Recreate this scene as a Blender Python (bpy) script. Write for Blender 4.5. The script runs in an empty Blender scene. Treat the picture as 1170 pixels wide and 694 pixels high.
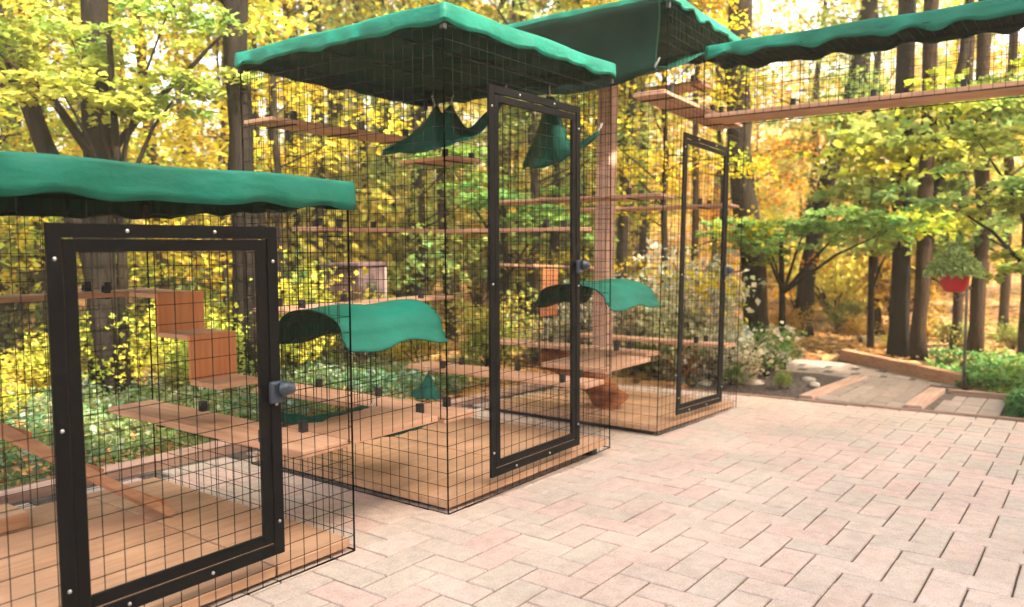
import bpy, math, random
import numpy as np
from mathutils import Vector, Matrix

random.seed(7); rng = np.random.default_rng(7)
scene = bpy.context.scene
C = bpy.context.scene.collection
PI = math.pi

# ------------------------------------------------------------------ materials
def new_mat(name):
    m = bpy.data.materials.new(name); m.use_nodes = True
    nt = m.node_tree
    for n in list(nt.nodes): nt.nodes.remove(n)
    out = nt.nodes.new('ShaderNodeOutputMaterial')
    return m, nt, out

def N(nt, t, **kw):
    n = nt.nodes.new(t)
    for k, v in kw.items(): setattr(n, k, v)
    return n

def ramp(nt, stops):
    r = N(nt, 'ShaderNodeValToRGB')
    el = r.color_ramp.elements
    while len(el) > 1: el.remove(el[-1])
    el[0].position = stops[0][0]; el[0].color = (*stops[0][1], 1)
    for p, c in stops[1:]:
        e = el.new(p); e.color = (*c, 1)
    return r

def noise_mat(name, stops, scale=4, detail=6, rough=.8, bump=.0, bscale=40, stretch=(1, 1, 1), spec=.3, metal=0, distort=0, sheen=0):
    m, nt, out = new_mat(name)
    tc = N(nt, 'ShaderNodeTexCoord'); mp = N(nt, 'ShaderNodeMapping'); mp.inputs['Scale'].default_value = stretch
    nt.links.new(tc.outputs['Object'], mp.inputs[0])
    nz = N(nt, 'ShaderNodeTexNoise'); nz.inputs['Scale'].default_value = scale; nz.inputs['Detail'].default_value = detail
    nz.inputs['Distortion'].default_value = distort
    nt.links.new(mp.outputs[0], nz.inputs['Vector'])
    rp = ramp(nt, stops); nt.links.new(nz.outputs['Fac'], rp.inputs[0])
    b = N(nt, 'ShaderNodeBsdfPrincipled')
    b.inputs['Roughness'].default_value = rough; b.inputs['Metallic'].default_value = metal
    b.inputs['Specular IOR Level'].default_value = spec
    if sheen: b.inputs['Sheen Weight'].default_value = sheen
    nt.links.new(rp.outputs[0], b.inputs['Base Color'])
    if bump:
        n2 = N(nt, 'ShaderNodeTexNoise'); n2.inputs['Scale'].default_value = bscale; n2.inputs['Detail'].default_value = 5
        nt.links.new(mp.outputs[0], n2.inputs['Vector'])
        bp = N(nt, 'ShaderNodeBump'); bp.inputs['Strength'].default_value = bump; bp.inputs['Distance'].default_value = .01
        nt.links.new(n2.outputs['Fac'], bp.inputs['Height']); nt.links.new(bp.outputs[0], b.inputs['Normal'])
    nt.links.new(b.outputs[0], out.inputs[0])
    return m

M = {}
M['wire'] = noise_mat('black_wire', [(.3, (.003, .0029, .0028)), (.7, (.006, .0055, .005))], 8, rough=.5, spec=.14)
M['frame'] = noise_mat('black_frame', [(.3, (.0025, .0026, .0030)), (.75, (.0055, .0055, .0060))], 3, rough=.6, spec=.12, bump=.05, bscale=120)
M['bolt'] = noise_mat('bolt_steel', [(.3, (.5, .5, .5)), (.7, (.7, .7, .7))], 10, rough=.3, metal=1)
M['latch'] = noise_mat('latch_plastic', [(.3, (.020, .030, .048)), (.7, (.04, .055, .08))], 6, rough=.35, spec=.5)
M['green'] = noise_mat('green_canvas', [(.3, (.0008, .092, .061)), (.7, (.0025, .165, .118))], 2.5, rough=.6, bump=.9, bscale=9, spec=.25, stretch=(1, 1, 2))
M['underside'] = noise_mat('dark_canvas_underside', [(.3, (.006, .034, .024)), (.7, (.010, .052, .038))], 3, rough=.95, spec=.1, bump=.3, bscale=9)  # darker green on the inner faces of canopies and bridge covers
M['hammock'] = noise_mat('dark_green_hammock', [(.3, (.002, .042, .030)), (.7, (.005, .072, .052))], 4, rough=.7, spec=.15, bump=.4, bscale=12)
M['screen'] = noise_mat('shaded_stand_in_cloth', [(.3, (.002, .014, .009)), (.7, (.004, .022, .015))], 4, rough=.9, spec=.08, bump=.4, bscale=8)  # stand-in cloth, the shade under the canopy put into its dark colour
M['clip'] = noise_mat('black_clip', [(.3, (.015, .015, .016)), (.7, (.03, .03, .032))], 8, rough=.6)

def wood_mat(name, a, b, c, rough=.75, along=0, bump=.15):
    m, nt, out = new_mat(name)
    tc = N(nt, 'ShaderNodeTexCoord'); mp = N(nt, 'ShaderNodeMapping')
    s = [14, 14, 14]; s[along] = 1.2; mp.inputs['Scale'].default_value = s
    nt.links.new(tc.outputs['Object'], mp.inputs[0])
    nz = N(nt, 'ShaderNodeTexNoise'); nz.inputs['Scale'].default_value = 2.2; nz.inputs['Detail'].default_value = 8; nz.inputs['Distortion'].default_value = .6
    nt.links.new(mp.outputs[0], nz.inputs['Vector'])
    rp = ramp(nt, [(.28, a), (.5, b), (.75, c)]); nt.links.new(nz.outputs['Fac'], rp.inputs[0])
    n3 = N(nt, 'ShaderNodeTexNoise'); n3.inputs['Scale'].default_value = 2.6; n3.inputs['Detail'].default_value = 4
    nt.links.new(tc.outputs['Object'], n3.inputs['Vector'])
    r3 = ramp(nt, [(.3, (.72, .70, .68)), (.62, (1.08, 1.06, 1.05))]); nt.links.new(n3.outputs['Fac'], r3.inputs[0])
    mx = N(nt, 'ShaderNodeMixRGB', blend_type='MULTIPLY'); mx.inputs[0].default_value = 1
    nt.links.new(rp.outputs[0], mx.inputs[1]); nt.links.new(r3.outputs[0], mx.inputs[2])
    b_ = N(nt, 'ShaderNodeBsdfPrincipled'); b_.inputs['Roughness'].default_value = rough; b_.inputs['Specular IOR Level'].default_value = .25
    nt.links.new(mx.outputs[0], b_.inputs['Base Color'])
    bp = N(nt, 'ShaderNodeBump'); bp.inputs['Strength'].default_value = bump; bp.inputs['Distance'].default_value = .004
    nt.links.new(nz.outputs['Fac'], bp.inputs['Height']); nt.links.new(bp.outputs[0], b_.inputs['Normal'])
    nt.links.new(b_.outputs[0], out.inputs[0])
    return m
WA, WB, WC = (.42, .225, .14), (.52, .30, .195), (.60, .37, .26)
M['wood_u'] = wood_mat('cedar_along_u', WA, WB, WC, along=0)
M['wood_v'] = wood_mat('cedar_along_v', WA, WB, WC, along=1)
M['wood_z'] = wood_mat('cedar_upright', (.38, .22, .165), (.46, .29, .22), (.52, .34, .27), along=2)
M['riser'] = wood_mat('stained_board', (.46, .165, .065), (.54, .22, .095), (.58, .26, .125), along=2)
M['floor'] = wood_mat('plywood_floor', (.46, .265, .160), (.54, .325, .205), (.60, .38, .25), along=0, rough=.65, bump=.08)
M['timber'] = wood_mat('edging_timber', (.36, .22, .17), (.48, .31, .25), (.56, .38, .31), along=0)
M['timber_v'] = wood_mat('edging_timber_v', (.20, .13, .10), (.32, .21, .16), (.42, .28, .22), along=1)
M['sleeper'] = wood_mat('orange_sleeper', (.33, .16, .09), (.43, .22, .13), (.50, .28, .17), along=1)
M['bark'] = noise_mat('grey_brown_bark', [(.32, (0.0055, 0.0041, 0.0028)), (.48, (0.0231, 0.0165, 0.0110)), (.6, (0.0110, 0.0083, 0.0055)), (.72, (0.0468, 0.0358, 0.0231))], 5, 12, rough=.95, bump=1.0, bscale=14, stretch=(3, 3, .9), spec=.1, distort=.8)
M['bark_dark'] = noise_mat('dark_bark', [(.3, (0.0045, 0.0036, 0.0027)), (.6, (0.0135, 0.0099, 0.0077)), (.8, (0.0270, 0.0203, 0.0158))], 3, 10, rough=.95, bump=1.0, bscale=14, stretch=(3, 3, .9), spec=.1, distort=.8)
M['bark_red'] = noise_mat('reddish_bark', [(.32, (0.0084, 0.0048, 0.0030)), (.48, (0.0360, 0.0198, 0.0114)), (.6, (0.0180, 0.0108, 0.0066)), (.72, (0.0720, 0.0420, 0.0252))], 5, 12, rough=.95, bump=1.0, bscale=14, stretch=(3, 3, .9), spec=.1, distort=.8)
M['log'] = noise_mat('driftwood_orange', [(.3, (.10, .03, .012)), (.5, (.26, .085, .03)), (.75, (.40, .16, .06))], 4, 8, rough=.8, bump=.6, bscale=10, stretch=(1, 1, 3))
M['soil'] = noise_mat('dark_mulch', [(.35, (.025, .018, .016)), (.5, (.07, .05, .045)), (.7, (.13, .10, .09))], 30, 8, rough=1, bump=1, bscale=60)
M['rock'] = noise_mat('pale_rock', [(.3, (.30, .25, .21)), (.7, (.55, .49, .43))], 9, rough=.9, bump=.5, bscale=20)
M['pot'] = noise_mat('red_pot', [(.3, (.38, .006, .016)), (.7, (.48, .012, .026))], 5, rough=.4)
M['pole'] = noise_mat('grey_pole', [(.3, (.10, .10, .11)), (.7, (.2, .2, .2))], 5, rough=.5, metal=.5)
M['mauve'] = noise_mat('mauve_panel', [(.3, (.055, .034, .034)), (.7, (.10, .06, .06))], 4, rough=.8, bump=.2, bscale=8)
M['siding_dull'] = noise_mat('dull_board', [(.3, (.16, .12, .11)), (.7, (.24, .19, .17))], 5, rough=.8)
M['paleframe'] = noise_mat('pale_paint', [(.3, (.5, .45, .42)), (.7, (.66, .6, .56))], 5, rough=.7)

def ground_mat():
    m, nt, out = new_mat('leaf_litter_ground')
    tc = N(nt, 'ShaderNodeTexCoord')
    a = N(nt, 'ShaderNodeTexVoronoi'); a.inputs['Scale'].default_value = 11
    nzd = N(nt, 'ShaderNodeTexNoise'); nzd.inputs['Scale'].default_value = 6; nzd.inputs['Detail'].default_value = 6
    nt.links.new(tc.outputs['Object'], nzd.inputs['Vector'])
    mxv = N(nt, 'ShaderNodeMixRGB'); mxv.inputs[0].default_value = .25
    nt.links.new(tc.outputs['Object'], mxv.inputs[1]); nt.links.new(nzd.outputs['Color'], mxv.inputs[2])
    nt.links.new(mxv.outputs[0], a.inputs['Vector'])
    sp = N(nt, 'ShaderNodeSeparateColor'); nt.links.new(a.outputs['Color'], sp.inputs[0])
    rp = ramp(nt, [(0, (.06, .03, .014)), (.3, (.20, .10, .04)), (.6, (.36, .20, .08)), (.85, (.50, .32, .16)), (1, (.52, .36, .24))])
    nt.links.new(sp.outputs[0], rp.inputs[0])
    big = N(nt, 'ShaderNodeTexNoise'); big.inputs['Scale'].default_value = .45; big.inputs['Detail'].default_value = 5
    nt.links.new(tc.outputs['Object'], big.inputs['Vector'])
    r2 = ramp(nt, [(.35, (.55, .5, .4)), (.65, (1.1, 1.0, .95))]); nt.links.new(big.outputs['Fac'], r2.inputs[0])
    mm = N(nt, 'ShaderNodeMixRGB', blend_type='MULTIPLY'); mm.inputs[0].default_value = 1
    nt.links.new(rp.outputs[0], mm.inputs[1]); nt.links.new(r2.outputs[0], mm.inputs[2])
    b = N(nt, 'ShaderNodeBsdfPrincipled'); b.inputs['Roughness'].default_value = .95; b.inputs['Specular IOR Level'].default_value = .1
    nt.links.new(mm.outputs[0], b.inputs['Base Color'])
    bp = N(nt, 'ShaderNodeBump'); bp.inputs['Strength'].default_value = .8; bp.inputs['Distance'].default_value = .03
    nt.links.new(a.outputs['Distance'], bp.inputs['Height']); nt.links.new(bp.outputs[0], b.inputs['Normal'])
    nt.links.new(b.outputs[0], out.inputs[0])
    return m
M['ground'] = ground_mat()

def paver_mat(name='concrete_paver', pal=None):
    m, nt, out = new_mat(name)
    at = N(nt, 'ShaderNodeAttribute', attribute_name='rnd')
    rp = ramp(nt, pal or [(0, (.51, .43, .375)), (.35, (.54, .44, .385)), (.55, (.56, .43, .38)), (.8, (.58, .42, .375)), (1, (.59, .47, .415))])
    nt.links.new(at.outputs['Fac'], rp.inputs[0])
    tc = N(nt, 'ShaderNodeTexCoord')
    n1 = N(nt, 'ShaderNodeTexNoise'); n1.inputs['Scale'].default_value = 1.7; n1.inputs['Detail'].default_value = 5
    n2 = N(nt, 'ShaderNodeTexNoise'); n2.inputs['Scale'].default_value = 160; n2.inputs['Detail'].default_value = 3
    n4 = N(nt, 'ShaderNodeTexNoise'); n4.inputs['Scale'].default_value = 18; n4.inputs['Detail'].default_value = 6
    for n in (n1, n2, n4): nt.links.new(tc.outputs['Object'], n.inputs['Vector'])
    r1 = ramp(nt, [(.3, (.86, .85, .84)), (.7, (1.07, 1.06, 1.05))]); nt.links.new(n1.outputs['Fac'], r1.inputs[0])
    r2 = ramp(nt, [(.3, (.80, .80, .80)), (.7, (1.14, 1.14, 1.14))]); nt.links.new(n2.outputs['Fac'], r2.inputs[0])
    r4 = ramp(nt, [(.35, (.90, .89, .88)), (.6, (1.04, 1.04, 1.04))]); nt.links.new(n4.outputs['Fac'], r4.inputs[0])
    prev = rp
    for r in (r1, r2, r4):
        mx = N(nt, 'ShaderNodeMixRGB', blend_type='MULTIPLY'); mx.inputs[0].default_value = 1
        nt.links.new(prev.outputs[0], mx.inputs[1]); nt.links.new(r.outputs[0], mx.inputs[2]); prev = mx
    b = N(nt, 'ShaderNodeBsdfPrincipled'); b.inputs['Roughness'].default_value = .75; b.inputs['Specular IOR Level'].default_value = .3
    nt.links.new(prev.outputs[0], b.inputs['Base Color'])
    bp = N(nt, 'ShaderNodeBump'); bp.inputs['Strength'].default_value = .35; bp.inputs['Distance'].default_value = .003
    nt.links.new(n2.outputs['Fac'], bp.inputs['Height']); nt.links.new(bp.outputs[0], b.inputs['Normal'])
    nt.links.new(b.outputs[0], out.inputs[0])
    return m
M['paver'] = paver_mat()
M['paver_grey'] = paver_mat('grey_paver', [(0, (.29, .235, .21)), (.5, (.32, .25, .22)), (1, (.36, .285, .25))])
M['joint'] = noise_mat('dark_joint_sand', [(.3, (.06, .045, .035)), (.7, (.15, .12, .10))], 20, rough=1)

def leaf_mat():
    m, nt, out = new_mat('leaves')
    at = N(nt, 'ShaderNodeAttribute', attribute_name='rnd')
    oi = N(nt, 'ShaderNodeObjectInfo')
    hs = N(nt, 'ShaderNodeHueSaturation')
    mh = N(nt, 'ShaderNodeMapRange'); mh.inputs['To Min'].default_value = .475; mh.inputs['To Max'].default_value = .522
    nt.links.new(at.outputs['Fac'], mh.inputs['Value']); nt.links.new(mh.outputs[0], hs.inputs['Hue'])
    mu = N(nt, 'ShaderNodeMath', operation='MULTIPLY'); mu.inputs[1].default_value = 7.31
    fr = N(nt, 'ShaderNodeMath', operation='FRACT'); nt.links.new(at.outputs['Fac'], mu.inputs[0]); nt.links.new(mu.outputs[0], fr.inputs[0])
    mv = N(nt, 'ShaderNodeMapRange'); mv.inputs['To Min'].default_value = .48; mv.inputs['To Max'].default_value = 1.2
    nt.links.new(fr.outputs[0], mv.inputs['Value']); nt.links.new(mv.outputs[0], hs.inputs['Value'])
    tc = N(nt, 'ShaderNodeTexCoord'); nz = N(nt, 'ShaderNodeTexNoise'); nz.inputs['Scale'].default_value = 1.15; nz.inputs['Detail'].default_value = 3
    nt.links.new(tc.outputs['Object'], nz.inputs['Vector'])
    rp = ramp(nt, [(.36, (1.04, .92, .8)), (.5, (1, 1, 1)), (.62, (.55, .80, 1.0)), (.72, (.40, .70, .9))]); nt.links.new(nz.outputs['Fac'], rp.inputs[0])
    mc = N(nt, 'ShaderNodeMixRGB', blend_type='MULTIPLY'); mc.inputs[0].default_value = 1
    nt.links.new(oi.outputs['Color'], mc.inputs[1]); nt.links.new(rp.outputs[0], mc.inputs[2]); nt.links.new(mc.outputs[0], hs.inputs['Color'])
    d = N(nt, 'ShaderNodeBsdfPrincipled'); d.inputs['Roughness'].default_value = .6; d.inputs['Specular IOR Level'].default_value = .25
    t = N(nt, 'ShaderNodeBsdfTranslucent')
    nt.links.new(hs.outputs[0], d.inputs['Base Color']); nt.links.new(hs.outputs[0], t.inputs['Color'])
    mx = N(nt, 'ShaderNodeMixShader'); mx.inputs[0].default_value = .5
    nt.links.new(d.outputs[0], mx.inputs[1]); nt.links.new(t.outputs[0], mx.inputs[2])
    nt.links.new(mx.outputs[0], out.inputs[0])
    return m
M['leaf'] = leaf_mat()

# ------------------------------------------------------------------ mesh helpers
class MB:
    def __init__(s): s.v = []; s.f = []; s.mi = []
    def add(s, vs, fs, mi=0):
        o = len(s.v); s.v += [tuple(p) for p in vs]; s.f += [tuple(i + o for i in f) for f in fs]; s.mi += [mi] * len(fs)
    def box(s, a, b, mi=0, bev=0.0):
        (x0, y0, z0), (x1, y1, z1) = a, b
        x0, x1 = min(x0, x1), max(x0, x1); y0, y1 = min(y0, y1), max(y0, y1); z0, z1 = min(z0, z1), max(z0, z1)
        s.add([(x0, y0, z0), (x1, y0, z0), (x1, y1, z0), (x0, y1, z0), (x0, y0, z1), (x1, y0, z1), (x1, y1, z1), (x0, y1, z1)],
              [(0, 3, 2, 1), (4, 5, 6, 7), (0, 1, 5, 4), (1, 2, 6, 5), (2, 3, 7, 6), (3, 0, 4, 7)], mi)
    def tube(s, pts, radii, n=8, mi=0, cap=True, wob=0):
        pts = [Vector(p) for p in pts]
        if not isinstance(radii, (list, tuple)): radii = [radii] * len(pts)
        vs = []; fs = []
        up = Vector((0, 0, 1))
        d0 = (pts[1] - pts[0]).normalized()
        if abs(d0.dot(up)) > .95: up = Vector((1, 0, 0))
        for i, p in enumerate(pts):
            d = (pts[min(i + 1, len(pts) - 1)] - pts[max(i - 1, 0)]).normalized()
            a = d.cross(up).normalized(); b = a.cross(d).normalized()
            for k in range(n):
                t = 2 * PI * (k + .5) / n; r = radii[i] * (1 + (random.uniform(-wob, wob) if wob else 0))
                vs.append(p + a * math.cos(t) * r + b * math.sin(t) * r)
        for i in range(len(pts) - 1):
            for k in range(n):
                k2 = (k + 1) % n
                fs.append((i * n + k, (i + 1) * n + k, (i + 1) * n + k2, i * n + k2))
        if cap:
            fs.append(tuple(range(n))); fs.append(tuple((len(pts) - 1) * n + k for k in reversed(range(n))))
        s.add(vs, fs, mi)
    def build(s, name, mats, parent=None, smooth=False):
        me = bpy.data.meshes.new(name); me.from_pydata(s.v, [], s.f)
        if not isinstance(mats, (list, tuple)): mats = [mats]
        for m in mats: me.materials.append(m)
        if len(mats) > 1: me.polygons.foreach_set('material_index', s.mi)
        if smooth: me.polygons.foreach_set('use_smooth', [True] * len(me.polygons))
        o = bpy.data.objects.new(name, me); C.objects.link(o)
        if parent is not None: o.parent = parent
        return o

def tag(o, label=None, cat=None, group=None, kind=None):
    if label: o['label'] = label
    if cat: o['category'] = cat
    if group: o['group'] = group
    if kind: o['kind'] = kind
    return o
def empty(name, loc=(0, 0, 0)):
    o = bpy.data.objects.new(name, None); o.location = loc; o.empty_display_size = .1; C.objects.link(o); return o
def bevel(o, w=.003, seg=2):
    m = o.modifiers.new('bevel', 'BEVEL'); m.width = w; m.segments = seg; m.limit_method = 'ANGLE'; return o
def part_box(name, a, b, mat, parent, bev=.003):
    mb = MB(); mb.box(a, b); o = mb.build(name, mat, parent)
    if bev: bevel(o, bev)
    return o

def zg(u):            # the patio falls away gently to the right
    return -.03 * (math.log1p(math.exp((u - 2.3) * 3)) / 3)

# ------------------------------------------------------------------ ground
EDGE = lambda v: 6.84 + (2.71 - v) * .105        # far edge line of the patio
def hnoise(x, y):
    return (math.sin(x * .7 + 1.3) * math.cos(y * .6 - .4) * .5 + math.sin(x * 1.9 + y * 1.3) * .22 + math.sin(x * .23 - y * .31 + 2) * 1.2)
PATH = [(7.0, 2.06), (8.42, 1.90), (8.60, 1.75), (9.55, 2.45), (9.0, 2.9), (8.2, 2.75), (7.9, 2.55), (8.3, 2.02), (7.0, 2.06)]
def terr(x, y):
    r = math.hypot(x - 3, y - 2)
    base = -.10 if x > 6 else -.04
    far = max(0, r - 9) * .028 + max(0, r - 28) * .07
    z = base + far + hnoise(x, y) * .05 * min(1, max(0, (r - 4) / 8))
    if x < EDGE(y) + .02 and y < 4.16: return -.36
    if EDGE(y) < x < 9.7 and 1.0 < y < 3.0: return -.24
    if EDGE(y) < x < 8.2 and -3.2 < y <= 1.0: return -.24 if y > .5 else -.175
    return z
def axis(lo, f0, f1, hi):
    a = list(np.arange(f0, f1, .16)); st = .16; x = f0; b = []
    while x > lo: st *= 1.12; x -= st; b.append(x)
    st = .16; x = a[-1]
    while x < hi: st *= 1.12; x += st; a.append(x)
    return b[::-1] + a
X = axis(-140, -1, 12, 170); Y = axis(-140, -2, 9, 170)
mb = MB(); mb.v = [(x, y, terr(x, y)) for y in Y for x in X]; nx = len(X)
mb.f = [(j * nx + i, j * nx + i + 1, (j + 1) * nx + i + 1, (j + 1) * nx + i) for j in range(len(Y) - 1) for i in range(nx - 1)]
g = mb.build('ground', M['ground'], smooth=True); tag(g, kind='structure')

# patio: herringbone pavers, each one bevelled
def rnd_attr(o, vals):
    at = o.data.attributes.new('rnd', 'FLOAT', 'FACE'); at.data.foreach_set('value', np.asarray(vals, np.float32))
def paver_block(mb, vals, x0, y0, x1, y1, zf, gap=.0033, r=None, ch=.004):
    r = random.random() if r is None else r
    x0 += gap + random.uniform(0, .0015); y0 += gap + random.uniform(0, .0012); x1 -= gap; y1 -= gap
    dz = random.uniform(-.0013, .0013); tx = random.uniform(-.0012, .0012); ty = random.uniform(-.0012, .0012)
    cx, cy = (x0 + x1) / 2, (y0 + y1) / 2
    def P(x, y, d): return (x, y, zf(x, y) + dz + d + tx * (x - cx) / .1 + ty * (y - cy) / .1)
    v = [P(x0, y0, -.035), P(x1, y0, -.035), P(x1, y1, -.035), P(x0, y1, -.035),
         P(x0, y0, -ch), P(x1, y0, -ch), P(x1, y1, -ch), P(x0, y1, -ch),
         P(x0 + ch, y0 + ch, 0), P(x1 - ch, y0 + ch, 0), P(x1 - ch, y1 - ch, 0), P(x0 + ch, y1 - ch, 0)]
    f = [(8, 9, 10, 11)]
    for k in range(4):
        k2 = (k + 1) % 4
        f += [(k, k2, 4 + k2, 4 + k), (4 + k, 4 + k2, 8 + k2, 8 + k)]
    mb.add(v, f); vals += [r] * len(f)
w = .1325; U0, V0 = 2.673, .074
mb = MB(); vals = []
zf = lambda x, y: zg(x)
for j in range(-26, 31):
    for k in range(-14, 12):
        i = j + 4 * k
        for (a, b, ww, hh) in ((i, j, 2, 1), (i + 3, j, 1, 2)):
            x0, y0 = U0 + a * w, V0 + b * w; x1, y1 = x0 + ww * w, y0 + hh * w
            if x0 < -2.2 or x0 > 7.6 or y0 < -3.2 or y1 > 4.14: continue
            xe = EDGE((y0 + y1) / 2)
            if x0 > xe - .03: continue
            x1 = min(x1, xe)
            paver_block(mb, vals, x0, y0, x1, y1, zf)
o = mb.build('patio', M['paver']); rnd_attr(o, vals); tag(o, kind='structure')
mb = MB(); xs = np.arange(-2.3, 7.4, .1)
vs = []; fs = []
for x in xs: 
    for y in (-3.3, -1, 1.5, 4.15):
        vs.append((min(x, EDGE(y)), y, zg(x) - .013))
for i in range(len(xs) - 1):
    for j in range(3): fs.append((i * 4 + j, (i + 1) * 4 + j, (i + 1) * 4 + j + 1, i * 4 + j + 1))
mb.add(vs, fs); o = mb.build('paving_bed', M['joint']); tag(o, kind='structure')

def board_line(name, p0, p1, width, h, zb0, zb1, mat, label, cat, bev=.006, group=None, extra=None):
    """a timber laid from p0 to p1 (its left edge), built round its own start"""
    p0, p1 = Vector((*p0, 0)), Vector((*p1, 0)); d = (p1 - p0); L = d.length; d.normalize(); n = Vector((-d.y, d.x, 0))
    mb = MB(); segs = max(2, int(L / .25)); vs = []
    for i in range(segs + 1):
        t = i / segs; q = p0 + d * L * t; zb = zb0 + (zb1 - zb0) * t; j = random.uniform(-.003, .003)
        for (a, b) in ((0, 0), (width, 0), (width, h), (0, h)):
            c = q + n * (a + j); vs.append((c.x - p0.x, c.y - p0.y, zb + b + random.uniform(-.0015, .0015)))
    fs = [(0, 1, 2, 3), tuple(segs * 4 + k for k in (3, 2, 1, 0))]
    for i in range(segs):
        for k in range(4): fs.append((i * 4 + k, (i + 1) * 4 + k, (i + 1) * 4 + (k + 1) % 4, i * 4 + (k + 1) % 4))
    mb.add(vs, fs); o = mb.build(name, mat); o.location = p0; bevel(o, bev); tag(o, label, cat, group); return o
# pink timber behind the left enclosure, thin strip at the far patio edge, path borders, sleeper
board_line('timber_edging', (-1.5, 4.15), (2.93, 4.13), .13, .085, -.06, -.05, M['timber'], 'pale pinkish timber edging the patio behind the low left enclosure', 'edging')
board_line('timber_edging', (2.98, 4.13), (6.66, 4.10), .11, .05, -.07, -.12, M['timber'], 'narrow timber edging the patio behind the two tall enclosures', 'edging')
board_line('timber_edging', (EDGE(4.1), 4.1), (EDGE(-3.2), -3.2), .035, .045, -.17, -.165, M['timber_v'], 'thin weathered timber strip along the far edge of the patio', 'edging')

def path_pavers(name, x0, x1, y0f, y1f, z, mat):
    mb = MB(); vals = []
    n = int((x1 - x0) / .27); dx = (x1 - x0) / n
    for i in range(n):
        a, b = x0 + i * dx, x0 + (i + 1) * dx
        ya, yb = y0f(a), y1f(a); m = max(1, round((yb - ya) / .135)); dy = (yb - ya) / m
        for j in range(m):
            off = .5 * dx if j % 2 else 0
            paver_block(mb, vals, max(x0, a - off), ya + j * dy, b - off if i < n - 1 else b, ya + (j + 1) * dy, lambda x, y: z)
    o = mb.build(name, mat); rnd_attr(o, vals); return o
o = path_pavers('path', 7.07, 8.45, lambda x: 1.27, lambda x: 1.96 - (x - 7) * .03, -.135, M['paver_grey']); tag(o, kind='structure')
o = path_pavers('path', 8.45, 9.45, lambda x: 1.05 + max(0, x - 8.5) * 1.1, lambda x: 2.9 - max(0, x - 9) * .5, -.14, M['paver_grey']); tag(o, kind='structure')
mb = MB(); mb.box((7.05, 1.0, -.3), (8.46, 2.1, -.150)); mb.box((8.461, 1.0, -.3), (9.6, 2.95, -.153)); o = mb.build('path_bed', M['joint']); tag(o, kind='structure')
board_line('path_border', (7.03, 1.97), (8.46, 1.84), .12, .05, -.16, -.16, M['timber'], 'pale pink border board on the left side of the grey path', 'edging')
board_line('path_border', (7.10, 1.13), (8.10, 1.10), .13, .05, -.16, -.16, M['timber'], 'pale pink border board on the right side of the grey path', 'edging')
o = path_pavers('path', 7.17, 8.0, lambda x: .60, lambda x: 1.06, -.15, M['paver_grey']); tag(o, kind='structure')
board_line('bed_border', (8.06, 1.07), (8.06, .3), .05, .06, -.17, -.17, M['timber_v'], 'dark narrow board closing the small paved square right of the path', 'edging')
board_line('sleeper', (8.48, 1.02), (9.62, 2.40), -.11, .13, -.16, -.14, M['sleeper'], 'thick orange brown sleeper holding back the forest floor behind the path', 'sleeper', bev=.01)
# mulch bed left of the path
mb = MB(); poly = [(7.0, 2.12), (8.35, 1.97), (8.5, 2.4), (8.4, 2.85), (7.9, 3.1), (7.2, 3.4), (6.87, 3.4)]
cx, cy = 7.6, 2.6; n = 14; vs = [(cx, cy, -.10)]; fs = []
P2 = []
for i in range(len(poly)):
    a, b = poly[i], poly[(i + 1) % len(poly)]
    for k in range(5): t = k / 5; P2.append((a[0] + (b[0] - a[0]) * t, a[1] + (b[1] - a[1]) * t))
for r_ in (.33, .66, 1):
    for p in P2: vs.append((cx + (p[0] - cx) * r_, cy + (p[1] - cy) * r_, -.10 - .04 * r_ ** 3 + random.uniform(-.008, .008)))
m_ = len(P2)
for i in range(m_): fs.append((0, 1 + i, 1 + (i + 1) % m_))
for k in range(2):
    for i in range(m_): fs.append((1 + k * m_ + i, 1 + (k + 1) * m_ + i, 1 + (k + 1) * m_ + (i + 1) % m_, 1 + k * m_ + (i + 1) % m_))
mb.add(vs, fs); o = mb.build('mulch_bed', M['soil'], smooth=True); tag(o, kind='structure')

# ------------------------------------------------------------------ wire panels
WR = .0015
def wire_panel(name, parent, org, A, B, la, lb, nrm, holes=(), s=.0615, r=WR, rod=.0036, edges='all'):
    """wires in the plane org + a*A + b*B, 0<=a<=la, 0<=b<=lb; holes = (a0,a1,b0,b1)"""
    mb = MB(); org, A, B, nrm = Vector(org), Vector(A), Vector(B), Vector(nrm)
    def seg(p0, p1, rr): mb.tube([p0, p1], rr, 4, cap=False)
    def clip(lo, hi, cuts):
        parts = [(lo, hi)]
        for (c0, c1) in cuts:
            nxt = []
            for (a, b) in parts:
                if c1 <= a or c0 >= b: nxt.append((a, b)); continue
                if a < c0: nxt.append((a, c0))
                if c1 < b: nxt.append((c1, b))
            parts = nxt
        return parts
    na = max(1, round(la / s)); nb = max(1, round(lb / s))
    for i in range(na + 1):
        a = la * i / na; rr = rod if i in (0, na) else r
        j = 0 if i in (0, na) else random.uniform(-.0012, .0012)
        for (b0, b1) in clip(0, lb, [(h[2], h[3]) for h in holes if h[0] < a < h[1]]):
            seg(org + A * (a + j) + B * b0, org + A * (a + j * .3) + B * b1, rr)
    for i in range(nb + 1):
        b = lb * i / nb; rr = rod if i in (0, nb) else r
        j = 0 if i in (0, nb) else random.uniform(-.0012, .0012)
        for (a0, a1) in clip(0, la, [(h[0], h[1]) for h in holes if h[2] < b < h[3]]):
            seg(org + A * a0 + B * (b + j) + nrm * .0034, org + A * a1 + B * b + nrm * .0034, rr)
    return mb.build(name, M['wire'], parent)

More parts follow.
